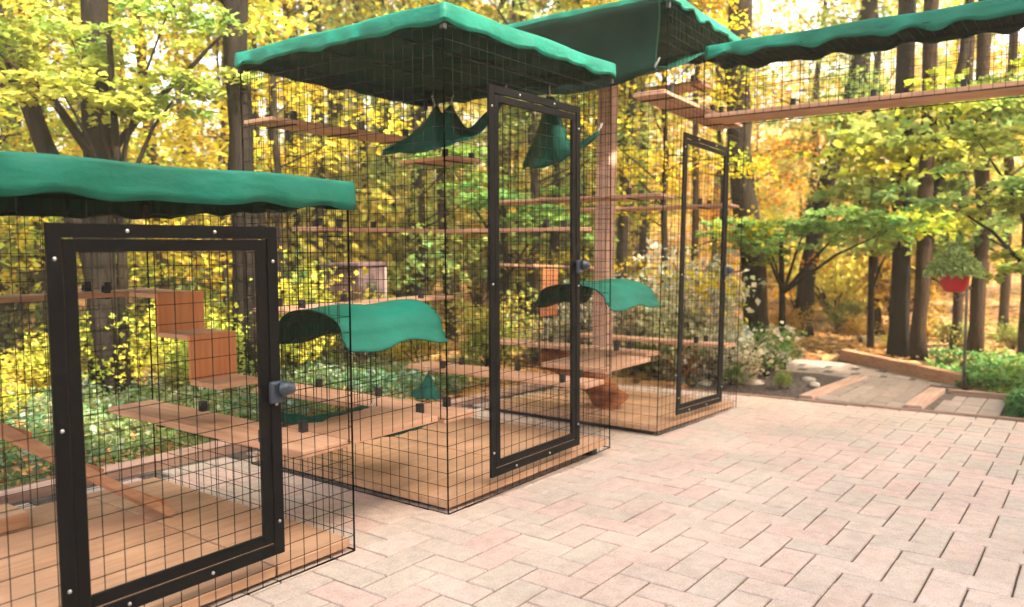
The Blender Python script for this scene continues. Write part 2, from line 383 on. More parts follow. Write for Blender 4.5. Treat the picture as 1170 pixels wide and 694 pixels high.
def canopy(parent, x0, y0, x1, y1, ztop, drop=.09, over=.02, wav=.018, nw=9, seed=1, top_sag=.0, zfun=None, name='canopy'):
    R = random.Random(seed); x0 -= over; y0 -= over; x1 += over; y1 += over
    pts = []
    per = [(x0, y0), (x1, y0), (x1, y1), (x0, y1)]; step = .03
    cum = 0
    for i in range(4):
        a, b = per[i], per[(i + 1) % 4]; L = math.hypot(b[0] - a[0], b[1] - a[1]); n = int(L / step)
        nrm = ((b[1] - a[1]) / L, -(b[0] - a[0]) / L)
        for k in range(n):
            t = k / n; corner = min(t, 1 - t) * L
            pts.append((a[0] + (b[0] - a[0]) * t, a[1] + (b[1] - a[1]) * t, nrm, cum + t * L, corner))
        cum += L
    ph = [R.uniform(0, 6.28) for _ in range(6)]
    def wave(s): return .5 * math.sin(s * 2 * PI / .36 + ph[0] + 1.2 * math.sin(s * 3 + ph[1])) + .3 * math.sin(s * 2 * PI / .23 + ph[2]) + .3 * math.sin(s * 2.1 + ph[3])
    rings = []
    zf_ = zfun or (lambda x, y: 0)
    def ring(inset, dz, rip, wv):
        out = []
        for (x, y, nn, s, c) in pts:
            f = min(1, c / .08); o = -inset + rip * wave(s + .07) * f
            cx_, cy_ = (x0 + x1) / 2, (y0 + y1) / 2
            xx = x + nn[0] * o; yy = y + nn[1] * o
            if inset > .001:
                xx = min(max(xx, x0 + inset), x1 - inset); yy = min(max(yy, y0 + inset), y1 - inset)
            fold = (.0052 * math.sin(s * 31 + ph[5] + 2 * math.sin(s * 7)) + .0022 * math.sin(s * 67 + ph[1])) * min(1, dz / .06) * f
            xx += nn[0] * fold; yy += nn[1] * fold
            out.append((xx, yy, ztop - dz + wv * wave(s) * f + zf_(xx, yy) + .004 * math.sin(s * 9 + ph[4])))
        return out
    rings = [ring(.05, 0, 0, 0), ring(.014, .001, 0, 0), ring(.004, .004, 0, 0), ring(0, .013, .002, 0), ring(-.002, .05, .006, 0), ring(-.004, .05 + (drop - .05) * .5, .009, wav * .4), ring(-.0035, drop - .014, .0115, wav * .92), ring(-.0012, drop - .0125, .0115, wav * .94), ring(-.001, drop, .012, wav)]
    vs = []; fs = []
    for r in rings: vs += r
    n = len(pts)
    for k in range(len(rings) - 1):
        for i in range(n):
            j = (i + 1) % n; fs.append((k * n + i, (k + 1) * n + i, (k + 1) * n + j, k * n + j))
    # top sheet as a fan of strips to a sagging centre grid
    cx_, cy_ = (x0 + x1) / 2, (y0 + y1) / 2; base = len(vs)
    for t in (.75, .5, .25):
        for (x, y, z) in rings[0]:
            vs.append((cx_ + (x - cx_) * t, cy_ + (y - cy_) * t, z - top_sag * (1 - t * t) + .006 * math.sin(x * 11 + ph[0]) * math.cos(y * 8 + ph[1])))
    vs.append((cx_, cy_, ztop - top_sag + zf_(cx_, cy_)))
    prev = 0
    for q in range(3):
        b = base + q * n
        for i in range(n): j = (i + 1) % n; fs.append((prev + i, prev + j, b + j, b + i))
        prev = b
    c = len(vs) - 1
    for i in range(n): fs.append((prev + i, prev + (i + 1) % n, c))
    mb = MB(); mb.add(vs, fs); o = mb.build(name, [M['green'], M['underside']], parent, smooth=True)
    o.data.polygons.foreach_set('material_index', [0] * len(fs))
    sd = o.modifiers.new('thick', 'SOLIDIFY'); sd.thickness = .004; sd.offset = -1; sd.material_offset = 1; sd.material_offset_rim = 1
    return o

def bolt(parent, p, r=.0062, n=(0, -1, 0)):
    mb = MB(); mb.tube([Vector(p), Vector(p) + Vector(n) * .004], [r, r * .75], 10); return mb.build('bolt', M['bolt'], parent, smooth=True)

def clip_part(parent, x, y, z, w_=.03, d_=.03, h_=.05):
    mb = MB(); mb.box((x - w_ / 2, y - d_ / 2, z), (x + w_ / 2, y + d_ / 2, z + h_)); mb.box((x - w_ * .72, y - d_ * .2, z + h_ * .2), (x + w_ * .72, y + d_ * .2, z + h_ * .7))
    o = mb.build('bracket', M['clip'], parent); bevel(o, .003); return o

def shelf(parent, x0, y0, x1, y1, z, th=.022, clips=None, name='shelf'):
    long_u = (x1 - x0) > (y1 - y0)
    mb = MB()
    # board with rounded arris, gaps between planks along its run
    mb.box((x0, y0, z - th), (x1, y1, z)); o = mb.build(name, M['wood_u' if long_u else 'wood_v'], parent); bevel(o, .005, 3)
    if clips is None: clips = .5 if (x1 - x0) + (y1 - y0) > .6 else 0
    if clips:
        L = (x1 - x0) if long_u else (y1 - y0); n = max(2, round(L / clips))
        for i in range(n):
            t = (i + .35) / n
            for side in ((y0 + .015, y1 - .015) if long_u else (x0 + .015, x1 - .015)):
                if side in (y0 + .015, x0 + .015) and i % 2: continue
                if long_u: clip_part(o, x0 + L * t, side, z - .004)
                else: clip_part(o, side, y0 + L * t, z - .004)
        for i in range(n):
            t = (i + .35) / n; mb = MB()
            if long_u: mb.box((x0 + L * t - .008, y0 - .004, z - th - .008), (x0 + L * t + .008, y1 + .004, z - th - .0015))
            else: mb.box((x0 - .004, y0 + L * t - .008, z - th - .008), (x1 + .004, y0 + L * t + .008, z - th - .0015))
            mb.build('batten', M['clip'], o)
    return o

def door_set(parent, x0, x1, z0, z1, y, bw=.042, latch_z=.8, latch_big=1.0):
    """fixed surround bolted through the mesh, with the framed mesh door inside it"""
    mb = MB(); t0, t1 = y - .016, y - .004
    mb.box((x0, t0, z0), (x0 + bw, t1, z1)); mb.box((x1 - bw, t0, z0), (x1, t1, z1))
    mb.box((x0 + bw, t0, z1 - bw), (x1 - bw, t1, z1)); mb.box((x0 + bw, t0, z0), (x1 - bw, t1, z0 + bw))
    fr = mb.build('door_surround', M['frame'], parent); bevel(fr, .002)
    for (bx, bz) in ((x0 + bw / 2, z0 + .12), (x0 + bw / 2, (z0 + z1) / 2), (x0 + bw / 2, z1 - .1), (x1 - bw / 2, z0 + .12), (x1 - bw / 2, (z0 + z1) / 2 - .04), (x1 - bw / 2, z1 - .12),
                     (x0 + (x1 - x0) * .3, z1 - bw / 2), (x0 + (x1 - x0) * .68, z1 - bw / 2), (x0 + (x1 - x0) * .25, z0 + bw / 2), (x0 + (x1 - x0) * .62, z0 + bw / 2)):
        bolt(fr, (bx, t0, bz))
    g_ = .004; a0, a1, c0, c1 = x0 + bw + g_, x1 - bw - g_, z0 + bw + g_, z1 - bw - g_
    mb = MB(); t0, t1 = y - .013, y + .004
    mb.box((a0, t0, c0), (a0 + bw * .9, t1, c1)); mb.box((a1 - bw * .9, t0, c0), (a1, t1, c1))
    mb.box((a0 + bw * .9, t0, c1 - bw * .9), (a1 - bw * .9, t1, c1)); mb.box((a0 + bw * .9, t0, c0), (a1 - bw * .9, t1, c0 + bw * .9))
    d = mb.build('door', M['frame'], parent); bevel(d, .002)
    wire_panel('door_mesh', d, (a0 + bw * .5, y + .001, c0 + bw * .5), (1, 0, 0), (0, 0, 1), a1 - a0 - bw, c1 - c0 - bw, (0, -1, 0), rod=WR)
    mb = MB(); k = latch_big; lx, ly = x1 - bw * .6, y - .016     # latch: rounded block with a turning knob
    pts = [(lx - .004, ly - .004, latch_z), (lx + .004, ly - .026 * k, latch_z)]
    mb.box((lx - .030 * k, ly - .022 * k, latch_z - .045 * k), (lx + .030 * k, ly + .001, latch_z + .03 * k))
    l = mb.build('latch', M['latch'], d); bevel(l, .010 * k, 4)
    mb = MB(); mb.tube([(lx + .010 * k, ly - .020 * k, latch_z + .004), (lx + .020 * k, ly - .034 * k, latch_z + .004), (lx + .045 * k, ly - .038 * k, latch_z + .004)], [.028 * k, .025 * k, .019 * k], 14)
    kn = mb.build('latch_knob', M['latch'], d, smooth=True); bevel(kn, .003)
    return d

def floor_part(parent, x0, y0, x1, y1, z0, z1, seams=()):
    mb = MB(); xs_ = [x0] + list(seams) + [x1]
    for i in range(len(xs_) - 1):
        a = xs_[i] + (.005 if i else 0); b = xs_[i + 1] - (.005 if i < len(xs_) - 2 else 0)
        mb.box((a, y0, z0), (b, y1, z1))
    o = mb.build('floor_board', M['floor'], parent); bevel(o, .003)
    for fx in (x0 + .06, x1 - .06):
        mb = MB(); mb.box((fx - .03, y0 + .05, z0 - .06), (fx + .03, y1 - .05, z0 - .001)); mb.build('runner', M['clip'], parent)
    return o

V0E, V1E = 2.34, 3.80
AX, AY, AZ = Vector((1, 0, 0)), Vector((0, 1, 0)), Vector((0, 0, 1))
TZ0, TZ1, TV0, TV1 = .43, .84, 2.37, 2.78          # the little bridges between the enclosures

def enclosure(name, label, u0, u1, z0, zt, door, holes_l=(), holes_r=(), holes_f=(), tilt=0, seams=(), floor_z=.05, drop=.09, seed=1, latch_z=.8, wav=.018, latch_big=1, topsag=.02, bw=.038):
    e = empty(name, (u0, V0E, z0)); tag(e, label, 'cat enclosure', 'wire cat enclosures in a row')
    L = u1 - u0; D = V1E - V0E; H = zt - .03
    x0, x1, dz0, dz1 = door
    hf = [(x0 - u0 + .01, x1 - u0 - .01, dz0 + .01 - z0, dz1 - .01 - z0)] + list(holes_f)
    wire_panel('wire_panel', e, (0, 0, 0), AX, AZ, L, H - z0, -AY, hf)
    wire_panel('wire_panel', e, (0, D, 0), AX, AZ, L, H - z0, AY)
    wire_panel('wire_panel', e, (0, 0, 0), AY, AZ, D, H - z0, -AX, holes_l)
    wire_panel('wire_panel', e, (L, 0, 0), AY, AZ, D, H - z0, AX, holes_r)
    for q in (.33, .67): mb = MB(); mb.tube([(0, D * q, H - z0), (L, D * q, H - z0)], .004, 6, cap=False); mb.build('roof_bar', M['wire'], e)
    floor_part(e, .012, .012, L - .012, D - .012, floor_z - .035, floor_z, [s_ - u0 for s_ in seams])
    d = door_set(e, x0 - u0, x1 - u0, dz0 - z0, dz1 - z0, 0, bw=bw, latch_z=latch_z - z0, latch_big=latch_big)
    canopy(e, 0, 0, L, D, zt - z0, drop=drop, seed=seed, wav=wav, top_sag=topsag)
    for (cx_, cy_) in ((0, 0), (L, 0), (L, D), (0, D)):        # clamps at the corners
        mb = MB(); mb.box((cx_ - .012, cy_ - .012, H - z0 - .085), (cx_ + .012, cy_ + .012, H - z0 - .02)); c = mb.build('corner_clamp', M['clip'], e); bevel(c, .003)
    if tilt: e.rotation_euler = (0, tilt, 0)
    return e

def cover_hole(): return (TV0 - V0E, TV1 - V0E, TZ0, TZ1)
hA = [(TV0 - V0E, TV1 - V0E, TZ0, TZ1)]
# --- low enclosure on the left
eA = enclosure('cat_enclosure', 'low wire enclosure at the left edge with flat green canopy and square door', .63, 2.105, 0.0, 1.455, (1.0, 1.762, .105, 1.27), holes_r=hA, seams=(1.745,), drop=.11, seed=3, bw=.041, latch_z=.70, latch_big=1.05, wav=.012)
bx = -.63
shelf(eA, .03, 3.57 - V0E, 2.10 + bx, V1E - V0E - .02, 1.0)
for (ta, tb, zt_, zb_) in ((3.33, 3.56, 1.0, .835), (3.09, 3.33, .83, .645)):
    shelf(eA, 1.875 + bx, ta - V0E, 2.095 + bx, tb - V0E, zt_, clips=0, name='step') if ta < 3.3 else shelf(eA, 1.875 + bx, ta - V0E, 2.095 + bx, tb - V0E - .002, zt_ - .0005, clips=0, name='step')
    part_box('riser', (1.873 + bx, ta - V0E - .019, zb_ - .016), (2.097 + bx, ta - V0E - .0015, zt_ + .0015), M['riser'], eA, .005)
shelf(eA, 1.875 + bx, 2.88 - V0E, 2.095 + bx, 3.085 - V0E, .64, clips=0, name='step')
pa = shelf(eA, 1.87 + bx, .012, 2.093 + bx, V1E - V0E - .02, .445, th=.03, clips=.6)
# ramp with cleats
mb = MB(); r0, r1 = Vector((1.80 + bx, 0, .055)), Vector((.83 + bx, 0, .80)); d = (r1 - r0).normalized(); nr = Vector((d.z, 0, -d.x)); nr = nr if nr.z > 0 else -nr
ya, yb = 3.13 - V0E, 3.36 - V0E
def obox(mb, c0, c1, ya, yb, t, nr):
    v = []
    for y in (ya, yb):
        for p in (c0, c1, c1 + nr * t, c0 + nr * t): v.append((p.x, y, p.z))
    mb.add(v, [(0, 1, 2, 3), (7, 6, 5, 4), (0, 4, 5, 1), (1, 5, 6, 2), (2, 6, 7, 3), (3, 7, 4, 0)])
obox(mb, r0, r1, ya, yb, .034, nr)

rp_ = mb.build('ramp', M['wood_u'], eA); bevel(rp_, .003)
for i in range(4):
    q = r0 + d * (.06 + i * .32) + nr * .0345; mb = MB(); obox(mb, q, q + d * .02, ya + .002, yb - .002, .016, nr); c = mb.build('cleat', M['riser'], rp_); bevel(c, .003)
part_box('low_step', (.75 + bx, 3.52 - V0E, .052), (1.40 + bx, 3.72 - V0E, .115), M['floor'], eA, .006)

# --- tall enclosure in the middle
hB = hA
eB = enclosure('cat_enclosure', 'tall middle enclosure with square green canopy, wood shelves and long door', 2.67, 4.145, -.012, 2.255, (2.972, 3.78, .082, 1.955), holes_l=[(TV0 - V0E, TV1 - V0E, TZ0, TZ1)], holes_r=[(TV0 - V0E, TV1 - V0E, TZ0 - .01, TZ1)], drop=.088, seed=8, seams=(3.41,), latch_z=1.09, floor_z=.052, wav=.012)
bx = -2.67; D = V1E - V0E; L = 4.145 - 2.67
for (a) in ((.0, D - .26, L * .88, D - .015, 1.90), (.02, D - .25, L - .01, D - .02, .875), (.30, D - .25, L - .24, D - .02, 1.325)):
    shelf(eB, *a)
shelf(eB, .015, .03, .235, D - .02, .435, th=.028, clips=.55)
shelf(eB, L - .235, .03, L - .01, D - .02, .41, th=.028, clips=.5)
shelf(eB, L - .235, .12, L - .01, D - .26, 1.32)
shelf(eB, L - .30, .95, L - .01, D - .02, 1.78, clips=.5)
# --- tallest enclosure, rear right
eC = enclosure('cat_enclosure', 'tallest enclosure at the rear right, under the highest green canopy', 4.78, 6.21, -.062, 2.86, (5.05, 5.87, .035, 1.985), holes_l=[(TV0 - V0E, TV1 - V0E, TZ0 + .06, TZ1 + .06)],
               holes_f=[(.68, 1.08, 2.20, 2.62)], drop=.075, seed=12, bw=.034, seams=(5.5,), latch_z=1.05, floor_z=.052, tilt=.042, wav=.024, topsag=.03)
L = 6.21 - 4.78
shelf(eC, .01, .10, .23, D - .02, .54, th=.028, clips=.55)
shelf(eC, L - .24, .01, L - .01, D - .02, .53, th=.028, clips=.6)
shelf(eC, .01, .02, .22, D - .02, 1.61, clips=.6)
shelf(eC, L - .22, .02, L - .01, D - .02, 1.64, clips=.6)
shelf(eC, .02, D - .24, L - .24, D - .02, 1.13, clips=.6)
shelf(eC, .012, .012, L - .012, .25, 2.29, th=.03, clips=.35)
shelf(eC, L - .25, .27, L - .012, .72, 2.62, th=.03, clips=.25)
part_box('riser', (.36, D - .27, .72), (.58, D - .25, 1.10), M['riser'], eC, .004)
# square post standing inside, slightly tapered boards
mb = MB(); mb.box((.68, .80, .055), (.80, .92, 2.74)); o = mb.build('climbing_post', M['wood_z'], eC); bevel(o, .006)

# --- small roofed bridges between enclosures
def bridge(name, label, x0, x1, z0, z1, ya=TV0, yb=TV1, seed=1, droop=0.0):
    e = empty(name, (x0, ya, z0)); tag(e, label, 'bridge', 'covered bridges between enclosures')
    L = x1 - x0; Dv = yb - ya; H = z1 - z0
    b = part_box('deck', (.004, .012, -.03), (L - .004, Dv - .012, -.002), M['wood_u'], e, .004)
    mb = MB(); s = .0615; n = round(L / s)                       # arched wire hoops and rails
    def arch(t):                                                  # t 0..1 across
        a = PI * t; return Vector((0, Dv / 2 - math.cos(a) * Dv / 2, H * .76 + math.sin(a) ** .8 * H * .26))
    for i in range(n + 1):
        x = L * i / n
        pts = [Vector((x, 0, -.02))] + [Vector((x, 0, 0)) + arch(t) - Vector((0, 0, 0)) for t in np.linspace(0, 1, 9)] + [Vector((x, Dv, -.02))]
        mb.tube(pts, WR if 0 < i < n else .0026, 4, cap=False)
    for t in np.linspace(0, 1, 8): p = arch(t); mb.tube([p, p + AX * L], WR, 4, cap=False)
    for q in range(1, 5):
        for yy in (0, Dv): mb.tube([(0, yy, H * .72 * q / 5), (L, yy, H * .72 * q / 5)], WR, 4, cap=False)
    mb.build('wire_hoops', M['wire'], e)
    R = random.Random(seed); vs = []; nu, nt_ = 26, 30
    for i in range(nu + 1):
        for k in range(nt_ + 1):
            x = -.02 + (L + .04) * i / nu; t = -.10 + 1.2 * k / nt_
            tt = min(1, max(0, t)); p = arch(tt); y, z = p.y, p.z + .012
            if t < 0: z -= -t * .32; y -= .014 + -t * .25
            if t > 1: z -= (t - 1) * .32; y += .014 + (t - 1) * .25
            edge = max(0, abs(t - .5) - .35) * 2
            z += .007 * math.sin(x * 17 + seed) * math.sin(t * 6 + seed) + edge * .018 * math.sin(x * 13 + seed * 2)
            y += edge * .02 * math.sin(x * 19 + seed)
            z -= droop * (1 if i < 2 else 0)
            vs.append((x, y, z))
    fs = [(i * (nt_ + 1) + k, (i + 1) * (nt_ + 1) + k, (i + 1) * (nt_ + 1) + k + 1, i * (nt_ + 1) + k + 1) for i in range(nu) for k in range(nt_)]
    mb = MB(); mb.add(vs, fs); o = mb.build('fabric_cover', [M['green'], M['underside']], e, smooth=True); o.data.polygons.foreach_set('material_index', [0] * len(fs))
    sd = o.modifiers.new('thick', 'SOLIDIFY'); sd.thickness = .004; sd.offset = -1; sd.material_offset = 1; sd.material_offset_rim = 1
    return e
bridge('covered_bridge', 'green covered bridge between the low enclosure and the tall middle one', 2.115, 2.66, .44, .93, seed=2)
bridge('covered_bridge', 'green covered bridge between the middle and the tallest enclosure', 4.155, 4.77, .46, .95, seed=5, yb=2.86)

# --- overhead tunnel leaving the tallest enclosure over the patio
T = empty('overhead_tunnel', (5.45, 2.32, 2.13)); tag(T, 'long overhead wire tunnel with plank floor and green cover crossing the upper right', 'wire tunnel')
TL = 4.4; TW = .38; TH = .40
def tz(y): return 0
mb = MB()
for k, (a, b) in enumerate(((.0, .5), (.5, 1.0))):
    mb.box((TW * a + .003, -TL, -.028), (TW * b - .003, 0, 0))
o = mb.build('plank_floor', M['wood_v'], T); bevel(o, .004)
for (xx, nn) in ((0, -AX), (TW, AX)):
    wire_panel('wire_panel', T, (xx - (.006 if xx == 0 else -.006), 0, -.035), -AY, AZ, TL, TH + .035, nn, s=.0615, r=.0018)
wire_panel('roof_mesh', T, (0, 0, TH), -AY, AX, TL, TW, AZ)
canopy(T, 0, -TL, TW, -.03, TH + .075, drop=.10, seed=21, wav=.028, top_sag=.0)
for i in range(9):
    y = -.12 - i * .5
    clip_part(o, .02, y, -.002, h_=.045)

# ------------------------------------------------------------------ hammocks
def hammock(label, P, sag=.12, pinch=.22, hooks=(), parent=None, n=22, mat='hammock', group='green fabric hammocks', hookup=.08):
    P = [Vector(p) for p in P]; c = sum(P, Vector()) / 4
    e = empty('hammock', c); tag(e, label, 'hammock', group)
    vs = []
    for i in range(n + 1):
        for k in range(n + 1):
            s, t = i / n, k / n
            p = P[0] * (1 - s) * (1 - t) + P[1] * s * (1 - t) + P[2] * s * t + P[3] * (1 - s) * t
            es, et = 4 * s * (1 - s), 4 * t * (1 - t)
            mid_t = (P[0] * (1 - s) + P[1] * s + P[3] * (1 - s) + P[2] * s) / 2
            mid_s = (P[0] * (1 - t) + P[3] * t + P[1] * (1 - t) + P[2] * t) / 2
            p = p + (mid_t - p) * pinch * es + (mid_s - p) * pinch * et
            p = p - Vector((0, 0, sag * (es * et * .55 + .45 * max(es, et) * .6 + .1 * (es + et))))
            p.z += .006 * math.sin(9 * s + 5 * t)
            vs.append(p - c)
    fs = [(i * (n + 1) + k, (i + 1) * (n + 1) + k, (i + 1) * (n + 1) + k + 1, i * (n + 1) + k + 1) for i in range(n) for k in range(n)]
    mb = MB(); mb.add(vs, fs); o = mb.build('sling', M[mat], e, smooth=True)
    sd = o.modifiers.new('thick', 'SOLIDIFY'); sd.thickness = .003; sd.offset = 0
    for i in hooks or range(4):
        q = P[i] - c; out = (q.normalized() + Vector((0, 0, .9))).normalized()
        mb = MB()
        for k in range(4):                                          # short steel chain
            cc = q + out * (.010 + k * .017); pts = []
            a1 = out; a2 = Vector((0, 1, 0)) if k % 2 else Vector((1, 0, 0)); a2 = (a2 - a1 * a2.dot(a1)).normalized()
            ring_ = [cc + a1 * math.cos(t) * .011 + a2 * math.sin(t) * .006 for t in np.linspace(0, 2 * PI, 11)]
            mb.tube(ring_, .0018, 5, cap=False)
        mb.build('chain', M['bolt'], e, smooth=True)
    return e
def smooth_line(P, n):
    P = [Vector(p) for p in P]; out = []
    m_ = len(P) - 1
    for i in range(n + 1):
        f = i / n * m_; k = min(m_ - 1, int(f)); t = f - k
        p0, p1, p2, p3 = P[max(0, k - 1)], P[k], P[k + 1], P[min(m_, k + 2)]
        out.append(.5 * ((2 * p1) + (p2 - p0) * t + (2 * p0 - 5 * p1 + 4 * p2 - p3) * t * t + (3 * p1 - p0 - 3 * p2 + p3) * t ** 3))
    return out
def sling(label, top, bot, hooks, bulge=(0, 0, -.02), n=40, m_=8, hook_up=.05, mat='hammock'):
    A_, B_ = smooth_line(top, n), smooth_line(bot, n); c = sum(A_, Vector()) / len(A_)
    e = empty('hammock', c); tag(e, label, 'hammock', 'green fabric hammocks'); vs = []
    for i in range(n + 1):
        for k in range(m_ + 1):
            t = k / m_; p = A_[i].lerp(B_[i], t) + Vector(bulge) * 4 * t * (1 - t)
            p.z += .004 * math.sin(i * .55 + k * .8); p.y += .006 * math.sin(i * .4 - k * .9); vs.append(p - c)
    fs = [(i * (m_ + 1) + k, (i + 1) * (m_ + 1) + k, (i + 1) * (m_ + 1) + k + 1, i * (m_ + 1) + k + 1) for i in range(n) for k in range(m_)]
    mb = MB(); mb.add(vs, fs); o = mb.build('sling', M[mat], e, smooth=True)
    sd = o.modifiers.new('thick', 'SOLIDIFY'); sd.thickness = .003; sd.offset = 0
    for (q, out) in hooks:
        q = Vector(q) - c; out = Vector(out).normalized(); mb = MB()
        for k in range(4):
            cc = q + out * (.008 + k * .015); a2 = Vector((0, 1, 0)) if k % 2 else Vector((1, 0, 0)); a2 = (a2 - out * a2.dot(out)).normalized()
            mb.tube([cc + out * math.cos(t) * .010 + a2 * math.sin(t) * .0055 for t in np.linspace(0, 2 * PI, 11)], .0018, 5, cap=False)
        mb.build('chain', M['bolt'], e, smooth=True)
    return e
h1t = [(3.236, 3.3, 1.743), (3.362, 3.25, 1.811), (3.472, 3.2, 1.918), (3.516, 3.15, 2.009), (3.528, 3.1, 1.97), (3.54, 3.05, 2.012), (3.534, 3.0, 1.941), (3.575, 2.95, 1.877), (3.611, 2.85, 1.951), (3.661, 2.75, 2.045)]
h1b = [(3.236, 3.3, 1.738), (3.192, 3.1, 1.71), (3.17, 2.95, 1.702), (3.177, 2.85, 1.709), (3.197, 2.8, 1.721), (3.21, 2.75, 1.732), (3.221, 2.7, 1.747), (3.247, 2.65, 1.768), (3.364, 2.65, 1.826), (3.594, 2.7, 2.015)]
sling('dark green hammock hung high inside the middle enclosure, left of its door', h1t, h1b, [(h1t[3], (-.4, 0, 1)), (h1t[5], (.4, 0, 1)), (h1t[9], (.2, 0, 1))])
h2t = [(4.037, 2.9, 1.697), (4.07, 2.85, 1.824), (4.074, 2.8, 1.953), (4.058, 2.75, 2.077), (4.07, 2.72, 2.101), (4.086, 2.68, 2.073), (4.061, 2.62, 1.908), (4.038, 2.55, 1.807), (4.032, 2.45, 1.814), (4.072, 2.38, 1.863)]
h2b = [(4.037, 2.9, 1.686), (3.873, 2.7, 1.656), (3.835, 2.6, 1.652), (3.851, 2.55, 1.665), (3.829, 2.5, 1.67), (3.831, 2.46, 1.682), (3.832, 2.42, 1.704), (3.874, 2.4, 1.74), (3.955, 2.38, 1.786), (4.055, 2.37, 1.855)]
sling('tall triangular dark green hammock seen through the door of the middle enclosure', h2t, h2b, [(h2t[4], (0, 0, 1)), (h2t[9], (.5, 0, .6))])
h3t = [(3.129, 3.0, 0.389), (3.164, 2.98, 0.415), (3.185, 2.96, 0.463), (3.196, 2.95, 0.486), (3.224, 2.95, 0.482), (3.197, 2.9, 0.448), (3.209, 2.88, 0.404), (3.218, 2.85, 0.373)]
h3b = [(3.129, 3.0, 0.385), (3.065, 2.9, 0.396), (3.052, 2.85, 0.399), (3.046, 2.82, 0.399), (3.051, 2.8, 0.4), (3.085, 2.8, 0.395), (3.12, 2.8, 0.389), (3.206, 2.84, 0.371)]
sling('small dark green tent shaped sling above the low shelf of the middle enclosure', [Vector(p) + Vector((-.0, 0, .012)) for p in h3t], h3b, [(h3t[3], (0, 0, 1))], bulge=(0, 0, 0))
h4t = [(2.717, 3.05, 0.232), (2.803, 3.0, 0.249), (2.879, 2.95, 0.264), (2.957, 2.9, 0.275), (3.036, 2.85, 0.29), (3.097, 2.75, 0.31)]
h4b = [(2.717, 3.05, 0.227), (2.756, 2.95, 0.238), (2.81, 2.88, 0.246), (2.874, 2.82, 0.26), (2.94, 2.76, 0.287), (3.063, 2.72, 0.315)]
sling('shallow green hammock under the low shelf of the middle enclosure', h4t, [Vector(p) + Vector((0, 0, -.006)) for p in h4b], [(h4t[5], (.5, 0, .7)), (h4t[0], (-.5, 0, .7))], bulge=(0, 0, -.012))
h5t = [(2.636 + .05, 3.6, 0.362), (2.70, 3.5, 0.325), (2.70, 3.4, 0.313), (2.72, 3.35, 0.301), (2.759, 3.32, 0.294), (2.863, 3.3, 0.293), (2.884, 3.15, 0.336), (2.996, 3.1, 0.342)]
h5t = [(2.16, 2.95, 0.514), (2.153, 2.85, 0.488), (2.183, 2.8, 0.469), (2.213, 2.75, 0.462), (2.26, 2.72, 0.458), (2.342, 2.7, 0.458), (2.49, 2.72, 0.454), (2.64, 2.8, 0.425)]
h5b = [(2.144, 2.93, 0.472), (2.136, 2.83, 0.447), (2.166, 2.78, 0.433), (2.196, 2.73, 0.426), (2.243, 2.7, 0.425), (2.324, 2.68, 0.448), (2.471, 2.7, 0.447), (2.64, 2.8, 0.416)]
sling('narrow curved green strap beside the door latch of the low enclosure', [Vector(p) + Vector((0, .02, .006)) for p in h5t], [Vector(p) + Vector((0, .02, .006)) for p in h5b], [(h5t[7], (.5, 0, .7)), (h5t[0], (-.3, 0, 1))], bulge=(0, 0, -.004))
hammock('wide dark green hammock slung under the canopy of the tallest enclosure', [(4.83, 2.40, 2.37), (5.70, 2.42, 2.62), (5.55, 3.6, 2.78), (4.83, 3.74, 2.42)], sag=.12, pinch=.05)
sling('dark green cloth standing in for the hammock and canopy inside the left wall of the tallest enclosure', [(4.82, 2.37, 2.80), (4.82, 2.8, 2.80), (4.82, 3.3, 2.80), (4.82, 3.76, 2.80)], [(4.83, 2.40, 2.34), (4.83, 2.8, 2.27), (4.83, 3.3, 2.28), (4.83, 3.74, 2.33)], [((4.83, 2.40, 2.36), (0, -.6, 1))], bulge=(.03, 0, 0), mat='screen')  # plain sheet added in place of the sagging hammock and canopy

# reddish crooked log standing in the tallest enclosure
e = empty('scratching_log', (5.2, 3.0, -.02)); tag(e, 'crooked reddish brown scratching log leaning on the floor of the tallest enclosure', 'log')
mb = MB(); pts = [(0.10, -.02, 0.0), (.08, 0, .05), (.02, .04, .14), (-.06, .10, .22), (-.18, .22, .33), (-.30, .36, .38)]
rr_ = [.15, .125, .105, .10, .095, .07]; q_ = smooth_line(pts, 25); mb.tube(q_, [float(np.interp(i / 25 * 5, range(6), rr_)) * (1 + .06 * math.sin(i * .9)) for i in range(26)], 20, wob=.025); o = mb.build('trunk', M['log'], e, smooth=True)
mb = MB(); mb.tube([(-.03, .08, .2), (.03, .12, .30), (.05, .14, .36)], [.05, .04, .03], 10, wob=.1); mb.build('stub', M['log'], e, smooth=True)
e.location.z = -.015

